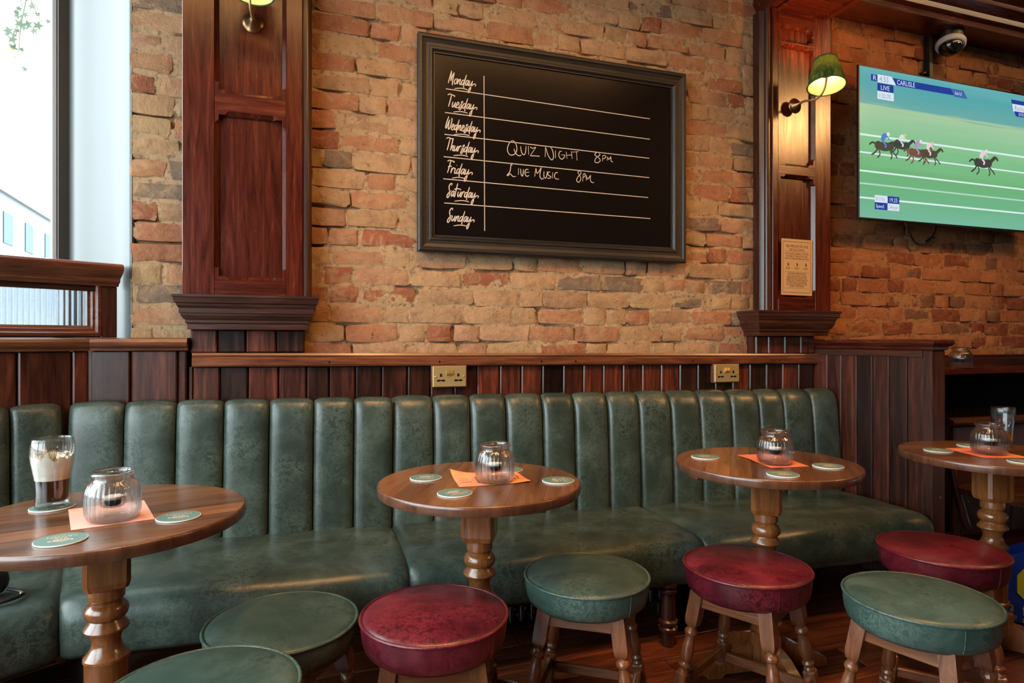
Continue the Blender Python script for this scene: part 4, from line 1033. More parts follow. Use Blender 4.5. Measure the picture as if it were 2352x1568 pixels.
def brush(word, x, z, em, wid, under, parent, slant=0.12):
    mb = MB(); cx = 0; hx = wid / (sum(GL[c][0] for c in word) + 0.25); n = 0
    for ch in word:
        adv, sts = GL[ch]
        for st in sts:
            ribbon(mb, [(x + hx * (cx + p[0]) + em * slant * p[1], z + em * p[1]) for p in st], 0.0040, YC - .00004 * n); n += 1
        cx += adv
    a, b2 = under
    ribbon(mb, [(a, z - em * .36), ((a + b2) / 2, z - em * .27), (b2 - .004, z - em * .30), (b2, z - em * .36)], 0.0034, YC - .001)
    mb.build('lettering', M['chalk'], parent, smooth=0, fix=False)
for wd, x, z, wid, u0, u1 in (('Monday', .602, 2.158, .120, .628, .683), ('Tuesday', .600, 2.060, .128, .624, .684), ('Wednesday', .590, 1.966, .152, .626, .692), ('Thursday', .594, 1.878, .140, .624, .685), ('Friday', .596, 1.784, .112, .618, .672), ('Saturday', .596, 1.688, .138, .628, .690), ('Sunday', .598, 1.585, .118, .624, .680)):
    brush(wd, x, z, .056, wid, (u0, u1), cbd)
HW = {'QUIZ NIGHT 8PM': [[(215,110),(165,160),(130,260),(150,350),(205,388),(270,365),(312,290),(300,190),(255,120),(215,110)],[(255,265),(290,350),(350,400),(400,385)],[(385,215),(400,320),(435,380),(475,350),(490,210)],[(535,210),(540,380)],[(570,225),(610,255),(680,235)],[(680,235),(570,400)],[(570,400),(660,402),(755,410)],
 [(865,230),(858,425)],[(865,230),(920,400),(985,480),(1020,420),(1000,300),(960,225)],[(1055,300),(1055,445)],[(1180,315),(1140,320),(1120,390),(1150,450),(1190,465),(1230,420),(1240,385)],[(1240,385),(1165,385)],[(1265,320),(1278,455)],[(1275,390),(1370,385)],[(1362,310),(1380,460)],[(1380,330),(1500,320)],[(1460,330),(1475,490)],
 [(1900,350),(1860,330),(1815,380),(1880,430),(1920,490),(1870,535),(1815,515),(1840,440),(1910,390),(1900,350)],[(1965,400),(1962,510)],[(1960,400),(2010,395),(2025,430),(1970,465)],[(2055,495),(2060,420)],[(2060,420),(2085,470),(2125,415)],[(2125,415),(2130,500),(2165,522)]],
 'LIVE MUSIC 8PM': [[(215,590),(220,545),(200,560),(180,700),(125,770),(150,780),(180,745),(240,800),(295,795)],[(345,640),(342,765)],[(385,650),(395,760),(425,785),(440,660)],[(535,665),(490,665),(465,730),(500,795),(550,780)],[(475,725),(550,715)],[(655,800),(680,640)],[(680,640),(705,740),(785,625)],[(785,625),(755,780),(790,850),(830,830)],[(835,700),(835,800),(865,830),(890,780),(900,700)],
 [(955,715),(915,720),(915,770),(965,800),(940,835),(900,830)],[(1005,720),(995,840)],[(1105,725),(1060,730),(1035,800),(1070,845),(1125,850)],[(1545,720),(1525,690),(1490,720),(1530,790),(1545,850),(1510,910),(1465,880),(1490,810),(1550,740),(1545,720)],[(1590,760),(1580,900)],[(1585,760),(1625,745),(1625,790),(1590,820)],[(1650,880),(1650,770)],[(1650,770),(1675,850),(1735,775)],[(1735,775),(1730,870),(1760,915),(1800,915)]]}
S_, C_ = math.sin(TH), math.cos(TH)
def onboard(zx, zy):
    """traced stroke -> metres on the board (the tracing was made from an oblique view of it)"""
    a = (1150 + zx / 8.4 - 1176) / 1450; b_ = (780 - (310 + zy / 8.4)) / 1450
    t = 2.571 / (C_ - a * S_); return ((a * C_ + S_) * t, 1.09 + b_ * t)
for wd, sts in HW.items():
    mb = MB()
    for k, st in enumerate(sts): ribbon(mb, [onboard(*p) for p in st], 0.0034, YC - .00004 * k)
    mb.build('lettering', M['chalk'], cbd, smooth=0, fix=False)

# ------------------------------------------------------------------ television
def screenmat():
    m = bpy.data.materials.new('racing_broadcast'); m.use_nodes = True; nt = m.node_tree; nt.nodes.clear()
    out = nt.nodes.new('ShaderNodeOutputMaterial'); em = nt.nodes.new('ShaderNodeEmission'); gl = nt.nodes.new('ShaderNodeBsdfGlossy'); ad = nt.nodes.new('ShaderNodeMixShader')
    tc = nt.nodes.new('ShaderNodeTexCoord'); sp = nt.nodes.new('ShaderNodeSeparateXYZ'); L(nt, tc.outputs['Object'], sp.inputs[0])
    mp = nt.nodes.new('ShaderNodeMapping'); mp.inputs['Scale'].default_value = (0.7, 1, 26); L(nt, tc.outputs['Object'], mp.inputs[0])
    n = noise(nt, mp.outputs[0], 1.2, 4)
    k = N(nt, 'ShaderNodeMath', operation='MULTIPLY_ADD'); L(nt, n, k.inputs[0]); k.inputs[1].default_value = 0.16
    dv = N(nt, 'ShaderNodeMath', operation='DIVIDE'); L(nt, sp.outputs['Z'], dv.inputs[0]); dv.inputs[1].default_value = 0.765
    sb = N(nt, 'ShaderNodeMath', operation='SUBTRACT'); L(nt, dv.outputs[0], sb.inputs[0]); sb.inputs[1].default_value = 0.08
    L(nt, sb.outputs[0], k.inputs[2])
    r = ramp(nt, k.outputs[0], [(0.0, (.20, .50, .36)), (0.12, (.17, .48, .27)), (0.3, (.17, .47, .20)), (0.5, (.24, .56, .28)), (0.66, (.33, .60, .36)), (0.745, (.40, .62, .37)), (0.77, (.15, .42, .40)), (0.9, (.10, .40, .42)), (1.0, (.14, .45, .47))])
    L(nt, r.outputs[0], em.inputs[0]); em.inputs[1].default_value = 1.0
    gl.inputs['Roughness'].default_value = 0.12; ad.inputs[0].default_value = 0.05
    L(nt, em.outputs[0], ad.inputs[1]); L(nt, gl.outputs[0], ad.inputs[2]); L(nt, ad.outputs[0], out.inputs[0]); return m
def glow(name, c, s=1.0):
    m = bpy.data.materials.new(name); m.use_nodes = True; nt = m.node_tree; nt.nodes.clear()
    out = nt.nodes.new('ShaderNodeOutputMaterial'); em = nt.nodes.new('ShaderNodeEmission'); em.inputs[0].default_value = (*c, 1); em.inputs[1].default_value = s
    L(nt, em.outputs[0], out.inputs[0]); return m
tv = thing('television', 'wall mounted flat television showing horse racing in the brick alcove', 'television', (2.700, 2.45, 1.711))
mb = MB(); mb.box(-0.007, 1.371, 0.0, 0.014, -0.009, 0.774, 0.003); mb.box(0.12, 1.24, 0.014, 0.07, 0.10, 0.62, 0.01); mb.build('bezel', M['black'], tv, smooth=0)
mb = MB(); mb.box(0.45, 0.85, 0.07, 0.15, 0.25, 0.5, 0.004); mb.build('wall_bracket', M['black'], tv, smooth=0)
mb = MB(); mb.add([(0.0, -0.0006, 0), (1.364, -0.0006, 0), (1.364, -0.0006, .765), (0, -0.0006, .765)], [(0, 1, 2, 3)]); mb.build('screen', screenmat(), tv, smooth=0, fix=False)
WH = glow('screen_white', (.72, .86, .86)); BL = glow('screen_blue', (.02, .05, .30)); PW = glow('screen_caption_white', (.70, .78, .90)); GY = glow('screen_grey_text', (.28, .34, .45)); PL = glow('screen_pale_line', (.45, .70, .55))
def srect(nm, pts, mt, y=-0.0012):
    mb = MB(); mb.add([(x, y, z) for x, z in pts], [tuple(range(len(pts)))]); return mb.build(nm, mt, tv, smooth=0, fix=False)
for z, h, mt in ((.420, .010, WH), (.330, .008, WH), (.236, .009, WH), (.172, .008, PL), (.100, .009, WH)):
    srect('rail_line', [(0, z - h / 2), (1.364, z - h / 2 - .004), (1.364, z + h / 2 - .004), (0, z + h / 2)], mt, -0.0009)
# captions
Zt = lambda f: .765 * (1 - f)
srect('caption', [(.075, .700), (.075, .733), (.125, .733), (.125, .700)], BL)
srect('caption', [(.118, .697), (.118, .737), (.215, .737), (.245, .697)], PW, -.0016)
srect('caption', [(.238, .697), (.220, .732), (.640, .732), (.665, .697)], BL)
srect('caption', [(.665, .690), (.640, .732), (.735, .732), (.765, .690)], glow('screen_blue_grey', (.06, .14, .40)), -.0016)
srect('caption', [(.118, .655), (.118, .694), (.228, .694), (.228, .655)], BL)
srect('caption', [(.118, .612), (.118, .653), (.230, .653), (.230, .612)], PW)
def stext(s, size, mt, x, z, w_=1.0): text('lettering', s, size, mt, tv, (x, -0.0022, z), (PI / 2, 0, 0), 'LEFT', w_)
stext('R', .036, PW, .085, .704, 1.2); stext('4.55', .038, GY, .130, .703); stext('CARLISLE', .036, PW, .250, .702, .85); stext('3m½f', .026, PW, .668, .702, .85); stext('LIVE', .034, PW, .138, .661); stext('1:32.70', .032, GY, .124, .620, .9)
srect('caption', [(1.13, .665), (1.115, .728), (1.364, .728), (1.364, .665)], PW); srect('caption', [(1.115, .708), (1.110, .731), (1.364, .731), (1.364, .708)], BL, -.0016); srect('caption', [(1.150, .640), (1.135, .668), (1.364, .668), (1.364, .640)], BL, -.0016)
stext('Racing TV', .038, GY, 1.137, .674, .9); stext('SITE 6', .024, PW, 1.17, .645)
for x0, x1, z0, z1, mt in ((.100, .186, .083, .119, PW), (.188, .268, .083, .119, BL), (.100, .186, .046, .082, BL), (.188, .268, .046, .082, PW)): srect('caption', [(x0, z0), (x1, z0), (x1, z1), (x0, z1)], mt)
stext('5f.110y', .026, GY, .104, .092, .85); stext('19.25', .030, PW, .196, .090, .9); stext('Speed:', .026, PW, .106, .055, .85); stext('24mph', .028, GY, .194, .054, .85)
# runners, as the broadcast shows them: small flat figures
HB = [glow('screen_bay', (.085, .075, .050)), glow('screen_dark_bay', (.055, .062, .050)), glow('screen_chestnut', (.20, .085, .06))]
SK = [((.10, .22, .55), (.75, .78, .8)), ((.72, .74, .78), (.65, .62, .12)), ((.42, .30, .55), (.75, .7, .8)), ((.80, .66, .68), (.78, .5, .52)), ((.80, .62, .68), (.8, .7, .7))]
for i, (x, z, s) in enumerate(((.165, .372, 1.0), (.285, .388, .85), (.395, .360, .95), (.480, .362, .90), (.885, .350, 1.05))):
    E = lambda cx, cz, rx, rz, n=18, a0=0: [(x + s * (cx + rx * math.cos(a0 + 2 * PI * k / n)), z + s * (cz + rz * math.sin(a0 + 2 * PI * k / n))) for k in range(n)]
    hb = HB[i % 3]; y = -.0012 - .0001 * i
    mb = MB()
    for P in (E(0, 0, .052, .024), E(.040, .004, .028, .022), E(-.040, .002, .026, .023)): mb.add([(a, y, c) for a, c in P], [tuple(range(len(P)))]); y -= .00002
    for st, wd in (([(.05, .008), (.078, .030), (.092, .040)], .020), ([(.088, .042), (.104, .034), (.112, .022)], .013), ([(-.06, .010), (-.082, .014), (-.102, .000)], .010), ([(.045, -.015), (.072, -.034), (.090, -.052)], .008), ([(.038, -.018), (.052, -.042), (.044, -.062)], .008), ([(-.045, -.015), (-.064, -.036), (-.088, -.050)], .009), ([(-.036, -.018), (-.030, -.042), (-.048, -.062)], .008)):
        ribbon(mb, [(x + s * a, z + s * c) for a, c in st], wd * s, y); y -= .00002
    mb.build('racehorse', hb, tv, smooth=0, fix=False)
    mb = MB(); 
    for st, wd in (([(-.014, .026), (-.004, .052), (.016, .058)], .026), ([(.016, .056), (.036, .036)], .010), ([(-.008, .022), (.010, .008), (.004, -.006)], .011)): ribbon(mb, [(x + s * a, z + s * c) for a, c in st], wd * s, y - .0002)
    mb.build('jockey', glow('jockey_silks', SK[i][0]), tv, smooth=0, fix=False)
    srect('jockey_cap', E(.026, .066, .011, .010), glow('jockey_cap', SK[i][1]), y - .0005)
# cable loops below, cable trunking above
cb_ = MB(); cb_.tube(cr([(3.165, 2.575, 1.74), (3.18, 2.57, 1.69), (3.215, 2.565, 1.635), (3.265, 2.56, 1.612), (3.33, 2.565, 1.640), (3.385, 2.57, 1.70), (3.40, 2.575, 1.75)], 6), 0.0045, 8)
cb_.tube(cr([(3.29, 2.57, 1.622), (3.34, 2.565, 1.655), (3.375, 2.565, 1.66)], 5), 0.005, 8)
tag(cb_.build('power_cable', M['black']), 'thin black cable looping below the television on the brick', 'cable')
ct = thing('cable_trunking', 'vertical black cable trunking on brick above the television', 'cable cover', (3.345, 2.575, 0))
mb = MB(); mb.box(-0.013, 0.013, -0.012, 0.025, 2.43, 2.79, 0.002); mb.build('cover', M['black'], ct, smooth=0)
mb = MB(); mb.T = Matrix.Translation((-0.03, 0.012, 2.575)) @ Matrix.Rotation(PI / 2, 4, 'X'); mb.lathe([(0.012, -0.012), (0.014, 0.004), (0.010, 0.013), (0.004, 0.016)], 14); mb.build('clip', M['black'], ct)
cc = thing('cctv_camera', 'white ringed black dome camera under the wooden bulkhead', 'camera', (3.435, 2.52, 2.790))
mb = MB(); mb.lathe([(0.062, 0.0), (0.062, -0.045), (0.058, -0.052)], 36); mb.build('mount', M['black'], cc)
tm = Matrix.Translation((0, 0, -0.052)) @ Matrix.Rotation(math.radians(14), 4, 'Y') @ Matrix.Rotation(math.radians(-10), 4, 'X')
mb = MB(); mb.T = tm; mb.lathe([(0.060, 0.002), (0.070, 0.0), (0.073, -0.006), (0.072, -0.024), (0.066, -0.030), (0.058, -0.030)], 40); mb.build('ring', M['white'], cc, smooth=0.6)
mb = MB(); mb.T = tm; mb.lathe([(0.058 * math.cos(k * PI / 16), -0.028 - 0.050 * math.sin(k * PI / 16)) for k in range(8)] + [(0.003, -0.078)], 40); mb.build('dome', M['dome'], cc, smooth=1.2)

# ------------------------------------------------------------------ notice, sockets
nc = thing('notice', 'cream paper age check notice pinned to the right pilaster', 'notice', (2.354, 2.5035, 1.449), (0, 0.01, 0))
mb = MB(); mb.box(-0.096, 0.096, 0.0, 0.001, -0.139, 0.139); mb.build('paper', M['notice'], nc, smooth=0)
mb = MB()
for x0, x1, z0, z1 in ((-.086, .086, .1245, .1265), (-.086, .086, -.1265, -.1245), (-.086, -.0845, -.126, .126), (.0845, .086, -.126, .126)): mb.add([(x0, -.0004, z0), (x1, -.0004, z0), (x1, -.0004, z1), (x0, -.0004, z1)], [(0, 1, 2, 3)])
for z in (.0755, -.0235, -.105): mb.add([(-.075, -.0004, z), (.075, -.0004, z), (.075, -.0004, z + .0008), (-.075, -.0004, z + .0008)], [(0, 1, 2, 3)])
mb.build('border', M['ink'], nc, smooth=0, fix=False)
for z, s, b_ in ((.097, .0195, 'NO PROOF OF AGE'), (.080, .0175, 'NO ALCOHOL'), (.062, .0118, 'IF YOU LOOK UNDER 25 YOU MAY'), (.050, .0118, 'BE ASKED TO PROVE YOU ARE'), (.038, .0118, 'OVER 18 WHEN BUYING ALCOHOL'), (-.036, .0135, 'DRUNKEN BEHAVIOUR'), (-.048, .0115, 'STAFF WILL REFUSE TO SERVE'), (-.058, .0115, 'PERSONS THEY SUSPECT ARE'), (-.068, .0115, 'DRUNK, OR TO SERVE PERSONS'), (-.078, .0115, 'ATTEMPTING TO PURCHASE'), (-.088, .0115, 'ALCOHOL FOR PERSONS THEY'), (-.098, .0115, 'SUSPECT ARE DRUNK')):
    text('lettering', b_, s, M['ink'], nc, (0, -.0005, z), (PI / 2, 0, 0), 'CENTER', 0.80)
for x in (-.055, 0, .055):
    mb = MB()
    for P in ([(-.003, .0), (.006, .0), (.006, .004), (.003, .007), (.003, .013), (.0, .019), (-.003, .013)], [(.004, .006), (.009, .008), (.009, .010), (.004, .009)]): mb.add([(x + a, -.0004, .006 + c) for a, c in P], [tuple(range(len(P)))])
    for k in range(2): mb.add([(x - .014, -.0004, -.003 - k * .006), (x + .014, -.0004, -.003 - k * .006), (x + .014, -.0004, -.001 - k * .006), (x - .014, -.0004, -.001 - k * .006)], [(0, 1, 2, 3)])
    mb.build('symbol', M['ink'], nc, smooth=0, fix=False)
def socket_proto():
    t = link('double_socket', None)
    mb = MB(); mb.box(-.074, .074, -.012, .012, -.046, .046, .0015); mb.build('back_box', M['rail_x'], t, smooth=0)
    mb = MB(); mb.box(-.0695, .0695, -.0165, -.012, -.0425, .0425, .0022); pl = mb.build('plate', M['brass_dull'], t, smooth=0)
    for cx in (-.036, .036):
        mb = MB(); y = -.0167
        mb.add([(cx - .0045, y, -.001), (cx + .0045, y, -.001), (cx + .0045, y, .009), (cx + .003, y, .0115), (cx - .003, y, .0115), (cx - .0045, y, .009)], [tuple(range(6))])
        mb.add([(cx - .016, y, -.0125), (cx - .005, y, -.0125), (cx, y, -.0145), (cx + .005, y, -.0125), (cx + .016, y, -.0125), (cx + .0175, y, -.016), (cx + .015, y, -.0205), (cx + .006, y, -.0205), (cx, y, -.0175), (cx - .006, y, -.0205), (cx - .015, y, -.0205), (cx - .0175, y, -.016)], [tuple(range(12))])
        mb.build('pin_holes', M['black'], pl, smooth=0, fix=False)
    for cx in (-.0075, .0065):
        mb = MB(); mb.prism([(-.0165, .026), (-.0185, .026), (-.0225, .012), (-.0225, .006), (-.0165, .004)], 'x', cx - .0062, cx + .0062); mb.build('rocker_switch', M['brass'], pl, smooth=0)
    for cx in (-.058, .058):
        mb = MB(); mb.T = Matrix.Translation((cx, -.0165, -.002)) @ Matrix.Rotation(PI / 2, 4, 'X'); mb.lathe([(.0042, 0), (.0042, .0008), (.003, .0015)], 14); mb.build('screw', M['brass'], pl)
    return t
s1 = socket_proto(); s1.location = (.594, 2.527, .941); tag(s1, 'brass double socket under the blackboard, the left of two', 'socket', 'brass double power sockets')
s2 = copytree(s1); s2.location = (1.945, 2.527, .931); tag(s2, 'brass double socket beside the right pilaster, nearer the plank partition', 'socket', 'brass double power sockets')

# ------------------------------------------------------------------ wall lamps
def shademat():
    m = bpy.data.materials.new('pleated_green_silk'); m.use_nodes = True; nt = m.node_tree; nt.nodes.clear()
    out = nt.nodes.new('ShaderNodeOutputMaterial'); d = nt.nodes.new('ShaderNodeBsdfDiffuse'); tr = nt.nodes.new('ShaderNodeBsdfTranslucent'); mx = nt.nodes.new('ShaderNodeMixShader')
    v = coords(nt, (1, 1, 0.15)); n = noise(nt, v, 75, 3)
    r = ramp(nt, n, [(0.36, (.010, .06, .024)), (0.52, (.03, .13, .045)), (0.64, (.26, .30, .07))]); L(nt, r.outputs[0], d.inputs[0])
    tr.inputs[0].default_value = (.045, .075, .012, 1); mx.inputs[0].default_value = 0.4
    L(nt, d.outputs[0], mx.inputs[1]); L(nt, tr.outputs[0], mx.inputs[2]); L(nt, mx.outputs[0], out.inputs[0]); return m
SH = shademat()
LNM = bpy.data.materials.new('shade_lining'); LNM.use_nodes = True; nt = LNM.node_tree; nt.nodes.clear()
_o = nt.nodes.new('ShaderNodeOutputMaterial'); _d = nt.nodes.new('ShaderNodeBsdfDiffuse'); _t = nt.nodes.new('ShaderNodeBsdfTranslucent'); _m = nt.nodes.new('ShaderNodeMixShader')
_d.inputs[0].default_value = (.66, .52, .32, 1); _t.inputs[0].default_value = (.7, .6, .35, 1); _m.inputs[0].default_value = .3
L(nt, _d.outputs[0], _m.inputs[1]); L(nt, _t.outputs[0], _m.inputs[2]); L(nt, _m.outputs[0], _o.inputs[0]); BU = glow('lamp_bulb', (1.0, .45, .14), 950)
def lamp_proto():
    t = link('wall_lamp', None)
    fl = Matrix.Rotation(PI / 2, 4, 'X')
    mb = MB(); mb.T = fl; mb.lathe([(.004, 0.0), (.036, 0.0), (.0375, .003), (.035, .007), (.029, .009), (.027, .013), (.020, .018), (.017, .026), (.011, .031), (.008, .038), (.004, .040)], 32); mb.build('wall_rose', M['bronze'], t, smooth=0.8)
    mb = MB(); arm = cr([(0, -.034, 0), (0, -.060, .002), (0, -.095, -.006), (0, -.135, -.016), (0, -.168, -.006), (0, -.188, .018), (0, -.198, .048), (0, -.200, .075)], 6)
    mb.tube(arm, [.0062 - .0018 * min(1, i / 20) for i in range(len(arm))], 10); mb.build('arm', M['brass_dull'], t)
    mb = MB(); mb.lathe([(.004, .066), (.020, .068), (.024, .074), (.017, .078), (.0135, .082), (.0135, .115), (.004, .116)], 24, (0, -.200, 0)); mb.build('candle_holder', M['brass_dull'], t, smooth=0.7)
    tm = Matrix.Translation((0, -.200, .020)) @ Matrix.Rotation(math.radians(-9), 4, 'X') @ Matrix.Rotation(math.radians(7), 4, 'Y')
    def sh(off, name, mt, n=192, pl=1.0, par=None):
        mb = MB(); mb.T = tm; rows = []
        for k in range(13):
            f = k / 12; z = .004 + .134 * f; r = .082 - .034 * f + .002 * math.sin(PI * f) + off
            rows.append([((r * (1 + pl * .012 * math.cos(i * PI))) * math.cos(2 * PI * i / n), (r * (1 + pl * .012 * math.cos(i * PI))) * math.sin(2 * PI * i / n), z) for i in range(n)])
        mb.grid(rows, wrap=True); return mb.build(name, mt, par or t, smooth=0.9, fix=False)
    ls_ = sh(0, 'lamp_shade', SH); sh(-.003, 'lining', LNM, 64, 0, ls_)
    for z, r in ((.004, .0825), (.138, .0485)):
        mb = MB(); mb.T = tm; mb.tube([(r * math.cos(2 * PI * i / 60), r * math.sin(2 * PI * i / 60), z) for i in range(60)], .0028, 8, True)
        mb.build('shade_binding', M['gimp'], ls_, smooth=1.2)
    mb = MB(); mb.lathe([(.004, .112), (.011, .118), (.0155, .132), (.0150, .146), (.0105, .160), (.004, .172)], 20, (0, -.200, -.024)); mb.build('bulb', BU, t, smooth=1.2)
    return t
M['gimp'] = plain('shade_gimp', (.014, .075, .032), 0.7)
l2 = lamp_proto(); l2.location = (2.335, 2.500, 2.245); l2.rotation_euler = (0, 0, 0)
tag(l2, 'brass wall lamp with lit pleated green shade on the right pilaster', 'lamp', 'brass candle wall lamps')
l1 = copytree(l2); l1.location = (-.148, 2.5235, 2.262); tag(l1, 'brass wall lamp on the left pilaster, only its rose and arm in view', 'lamp', 'brass candle wall lamps')
# ------------------------------------------------------------------ the dark corner beyond the partition
ds = thing('wall_shelf', 'dark narrow drinks shelf with upstand below the alcove brick', 'shelf', (2.60, 2.59, 0))
mb = MB(); mb.box(0, 1.85, -0.20, 0.0, .905, .940, .004); mb.build('shelf_board', M['mahogany_x'], ds, smooth=0)
mb = MB(); mb.prism([(0.0, .94), (-.022, .94), (-.022, .985), (-.014, .99), (-.018, .998), (-.012, 1.004), (0, 1.004)], 'x', 0, 1.85); mb.build('upstand', M['dark_x'], ds, smooth=0.4)
wr = thing('wall_panelling', 'boarded wall underneath the drinks shelf, deep shade put into its colour', 'panelling', (2.60, 2.575, 0))
planks(wr, [i * .155 for i in range(13)], .02, .905, 0, .018, 'void')  # boards coloured near black to stand for the dark void below the shelf
se = thing('settle', 'dark settle with rounded top rail and plank back behind the far table', 'settle', (2.975, 2.20, 0), (0, 0, -0.05))
mb = MB(); mb.prism([(0.0, .672), (-.030, .676), (-.036, .69), (-.030, .704), (-.005, .712), (.03, .708), (.036, .69), (.03, .676)], 'x', 0.0, 1.0); mb.build('crest_rail', M['dark_x'], se, smooth=0.8)
for i in range(5):
    mb = MB(); mb.box(.03 + i * .19, .03 + (i + 1) * .19 - .006, -.012, .012, .14, .672, .006); mb.build('plank', M['dark'], se, smooth=0)
mb = MB(); mb.box(.0, 1.0, -.40, -.014, .36, .395, .006); mb.build('seat', M['dark_x'], se, smooth=0)
for x, y in ((.04, -.38), (.96, -.38), (.04, .0), (.96, .0)):
    mb = MB(); mb.tube([(x + (.03 if x < .5 else -.03), y, .36), (x, y, 0)], .02, 10); mb.build('leg', M['dark'], se)
mb = MB(); mb.tube(cr([(-.005, -.02, .60), (.0, -.03, .45), (.03, -.06, .25), (.045, -.07, .20)], 5), .018, 10); mb.build('arm_stay', M['dark'], se)

# ---- carrier bag at the far right
bg = thing('carrier_bag', 'blue and yellow plastic carrier bag on the floor at the right edge', 'bag', (2.555, 1.66, 0), (0, 0, -0.33))
mb = MB(); rows = []
n = 14
for k in range(n + 1):
    f = k / n; z = .012 + .235 * f + 0; row = []
    for i in range(28):
        u = i / 28 * 2 * PI
        ex = math.copysign(abs(math.cos(u)) ** .45, math.cos(u)); ey = math.copysign(abs(math.sin(u)) ** .45, math.sin(u))
        W_, D_ = .165 + .012 * (f - .5), .055 * (1 - .35 * f)
        x = .165 + W_ * ex; y = .06 + D_ * ey
        wob = .006 * mn.noise((x * 14, y * 14 + 3, z * 14)); zz = z + (.10 * max(0, x / .33) * f)
        row.append((x + wob - .015 * f * (1 if ex < 0 else 0), y + wob, zz))
    rows.append(row)
mb.grid(rows, wrap=True); mb.f.append(tuple(range(28))); mb.build('bag', M['bag'], bg, smooth=1.0, fix=False)
def bagmat(): return M['yellow']
mb = MB(); cxx, cz = .115, .165
ring = []
oc = [(cxx + .085 * math.cos(a), cz + .085 * math.sin(a)) for a in [PI / 8 + k * PI / 4 for k in range(8)]]
ic = [(cxx + .010 + .054 * math.cos(a), cz + .018 + .056 * math.sin(a)) for a in [PI / 8 + k * PI / 4 for k in range(8)]]
pts = [(a, -.0075, b_) for a, b_ in oc] + [(a, -.0075, b_) for a, b_ in ic]
mb.add(pts, [(k, (k + 1) % 8, 8 + (k + 1) % 8, 8 + k) for k in range(8)]); mb.build('print', M['yellow'], bg, smooth=0, fix=False)
text('lettering', 'fa', .062, M['yellow'], bg, (.055, -.008, .045), (PI / 2, 0, 0)); text('lettering', 'a', .055, M['yellow'], bg, (.008, -.008, .062), (PI / 2, 0, 0), width=.7)
text('lettering', 'abn', .034, M['yellow'], bg, (.000, -.008, .038), (PI / 2, 0.25, 0), width=.7); text('lettering', 'all li', .036, M['yellow'], bg, (.056, -.008, .018), (PI / 2, 0, 0))
# ---- small dark handbag on the corner seat
hb = thing('handbag', 'small dark handbag lying on the shadowed corner bench at the left edge', 'bag', (-.775, 2.02, .408), (0, 0, .55))
mb = MB(); rows = []
for k in range(9):
    a = -PI / 2 + PI * k / 8; row = []
    for i in range(20):
        u = 2 * PI * i / 20; ex = math.copysign(abs(math.cos(u)) ** .7, math.cos(u)); ey = math.copysign(abs(math.sin(u)) ** .7, math.sin(u))
        r = max(.05, math.cos(a)) ** .5
        row.append((-.03 + .085 * r * ex, .035 * r * ey, .042 + .042 * math.sin(a)))
    rows.append(row)
mb.grid(rows, wrap=True); mb.f += [tuple(range(20)), tuple(8 * 20 + i for i in range(20))]; mb.build('body', M['navy'], hb, smooth=1.2)
mb = MB(); mb.tube(cr([(.045, -.02, .02), (.075, -.045, .006), (.04, -.07, .005), (-.02, -.065, .006), (-.06, -.05, .02)], 6), .005, 8); sp_ = mb.build('strap', M['navy'], hb)
mb = MB(); mb.box(.066, .078, -.052, -.040, .003, .010, .002); mb.build('buckle', M['brass'], sp_, smooth=0)

# ------------------------------------------------------------------ light over the bulkhead
ls = thing('ceiling_light', 'bright strip light by the ceiling above the wooden bulkhead', 'light', (0, 0, 0))
mb = MB(); mb.tube([(3.10, 2.02, 2.93), (4.6, 1.98, 2.93)], .022, 10); mb.build('tube', glow('warm_tube', (1.0, .72, .40), 9), ls)
mb = MB(); mb.box(3.05, 4.65, 1.95, 2.06, 2.955, 3.1, .004); mb.build('batten', M['ceil'], ls, smooth=0)

# ------------------------------------------------------------------ across the street
fa_ = plain('render_white', (.115, .118, .122), .8); fw = plain('far_window', (.075, .10, .12), .7, spec=.05); fg = plain('gutter', (.12, .12, .13), .6)
def cw(lat, d): return (lat * C_ + d * S_, d * C_ - lat * S_)
bl = thing('building', 'pale building across the street with small windows, seen through the window', 'building', (0, 0, 0))
dx = (-.4228, 1.0); 
def fac(d, off=0): 
    lat = -16.2 - .4228 * (d - 20) - off; return cw(lat, d)
def quad(mb, d0, d1, z0, z1, off):
    a, b_ = fac(d0, off), fac(d1, off); mb.add([(*a, z0), (*b_, z0), (*b_, z1), (*a, z1)], [(0, 1, 2, 3)])
EV = 1.09 + 343 / 1450 * 20
mb = MB(); a, b_, c_, d_ = fac(12), fac(40), fac(40, 8), fac(12, 8)
mb.prism([a, b_, c_, d_], 'z', 0, EV); mb.build('wall', fa_, bl, smooth=0)
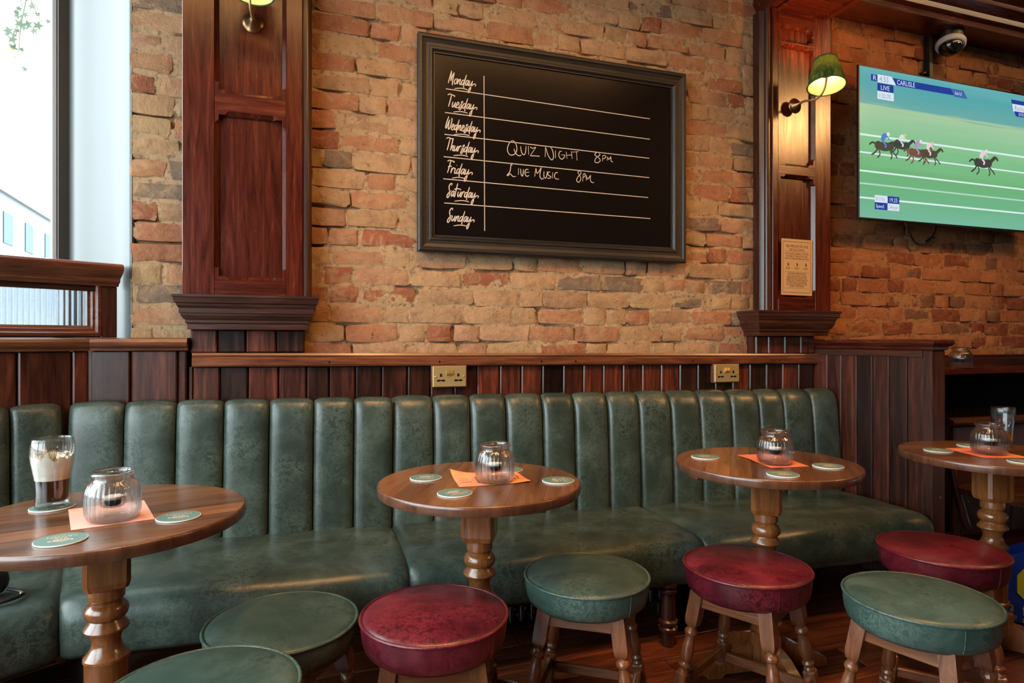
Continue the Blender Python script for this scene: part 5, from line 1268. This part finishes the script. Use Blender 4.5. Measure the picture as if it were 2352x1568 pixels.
mb = MB(); a, b_, c_, d_ = fac(12, -.15), fac(40, -.15), fac(40, .1), fac(12, .1); mb.prism([a, b_, c_, d_], 'z', EV - .05, EV + .12); mb.build('gutter', fg, bl, smooth=0)
for d in (14.5, 17.3, 20.2, 22.2, 24.4, 27, 30):
    for z in (1.6, 4.2):
        mb = MB(); a, b_, c_, d_ = fac(d, -.03), fac(d + .8, -.03), fac(d + .8, .05), fac(d, .05); mb.prism([a, b_, c_, d_], 'z', z, z + 1.0); mb.build('window', fw, bl, smooth=0)
tg = thing('tree_branch', 'hanging leafy branch seen through the top of the street window', 'tree', (*cw(-4.4, 6.0), 4.0))
lfm = plain('leaf_green', (.022, .042, .014), .5)
lm_ = MB(); pr = []
for k in range(10):
    a = 2 * PI * k / 10 + PI / 2; r = (.055 if k % 2 == 0 else .026) * (1.0 if k != 5 else .6); pr.append((r * math.cos(a), r * math.sin(a)))
lm_.prism(pr, 'y', -.001, .001); lme = lm_.mesh('leaf', lfm, 0)
rnd = random.Random(4); mb = MB()
ax = Vector((C_, -S_, 0)); o0 = Vector((*cw(-4.4, 6.0), 4.0))
def lf(px, py):
    d = 6.0 + rnd.uniform(-.3, .3); lat = (px - 1176) / 1450 * d; z = 1.09 + (780 - py) / 1450 * d
    return Vector((*cw(lat, d), z)) - o0
tw = [[(70, -60), (60, 0), (48, 60), (42, 130)], [(62, -20), (80, 20), (95, 50)], [(52, 40), (30, 80), (36, 110)]]
for st in tw: mb.tube(cr([tuple(lf(*p)) for p in st], 4), .006, 6)
mb.build('twig', plain('twig_bark', (.08, .055, .035), .8), tg)
for _ in range(46):
    st = rnd.choice(tw); p = rnd.choice(st)
    o = link('leaf', lme, tg, tuple(lf(p[0] + rnd.gauss(0, 14), p[1] + rnd.gauss(0, 16))), (rnd.uniform(-.7, .7), rnd.uniform(-3, 3), rnd.uniform(-.7, .7)))
    o.scale = (rnd.uniform(.45, .95),) * 3
gl_ = MB(); gl_.box(-60, -3.2, -40, 60, -.3, -.15); st_ = gl_.build('ground', plain('street', (.25, .25, .25), .9), None, smooth=0); struct(st_)
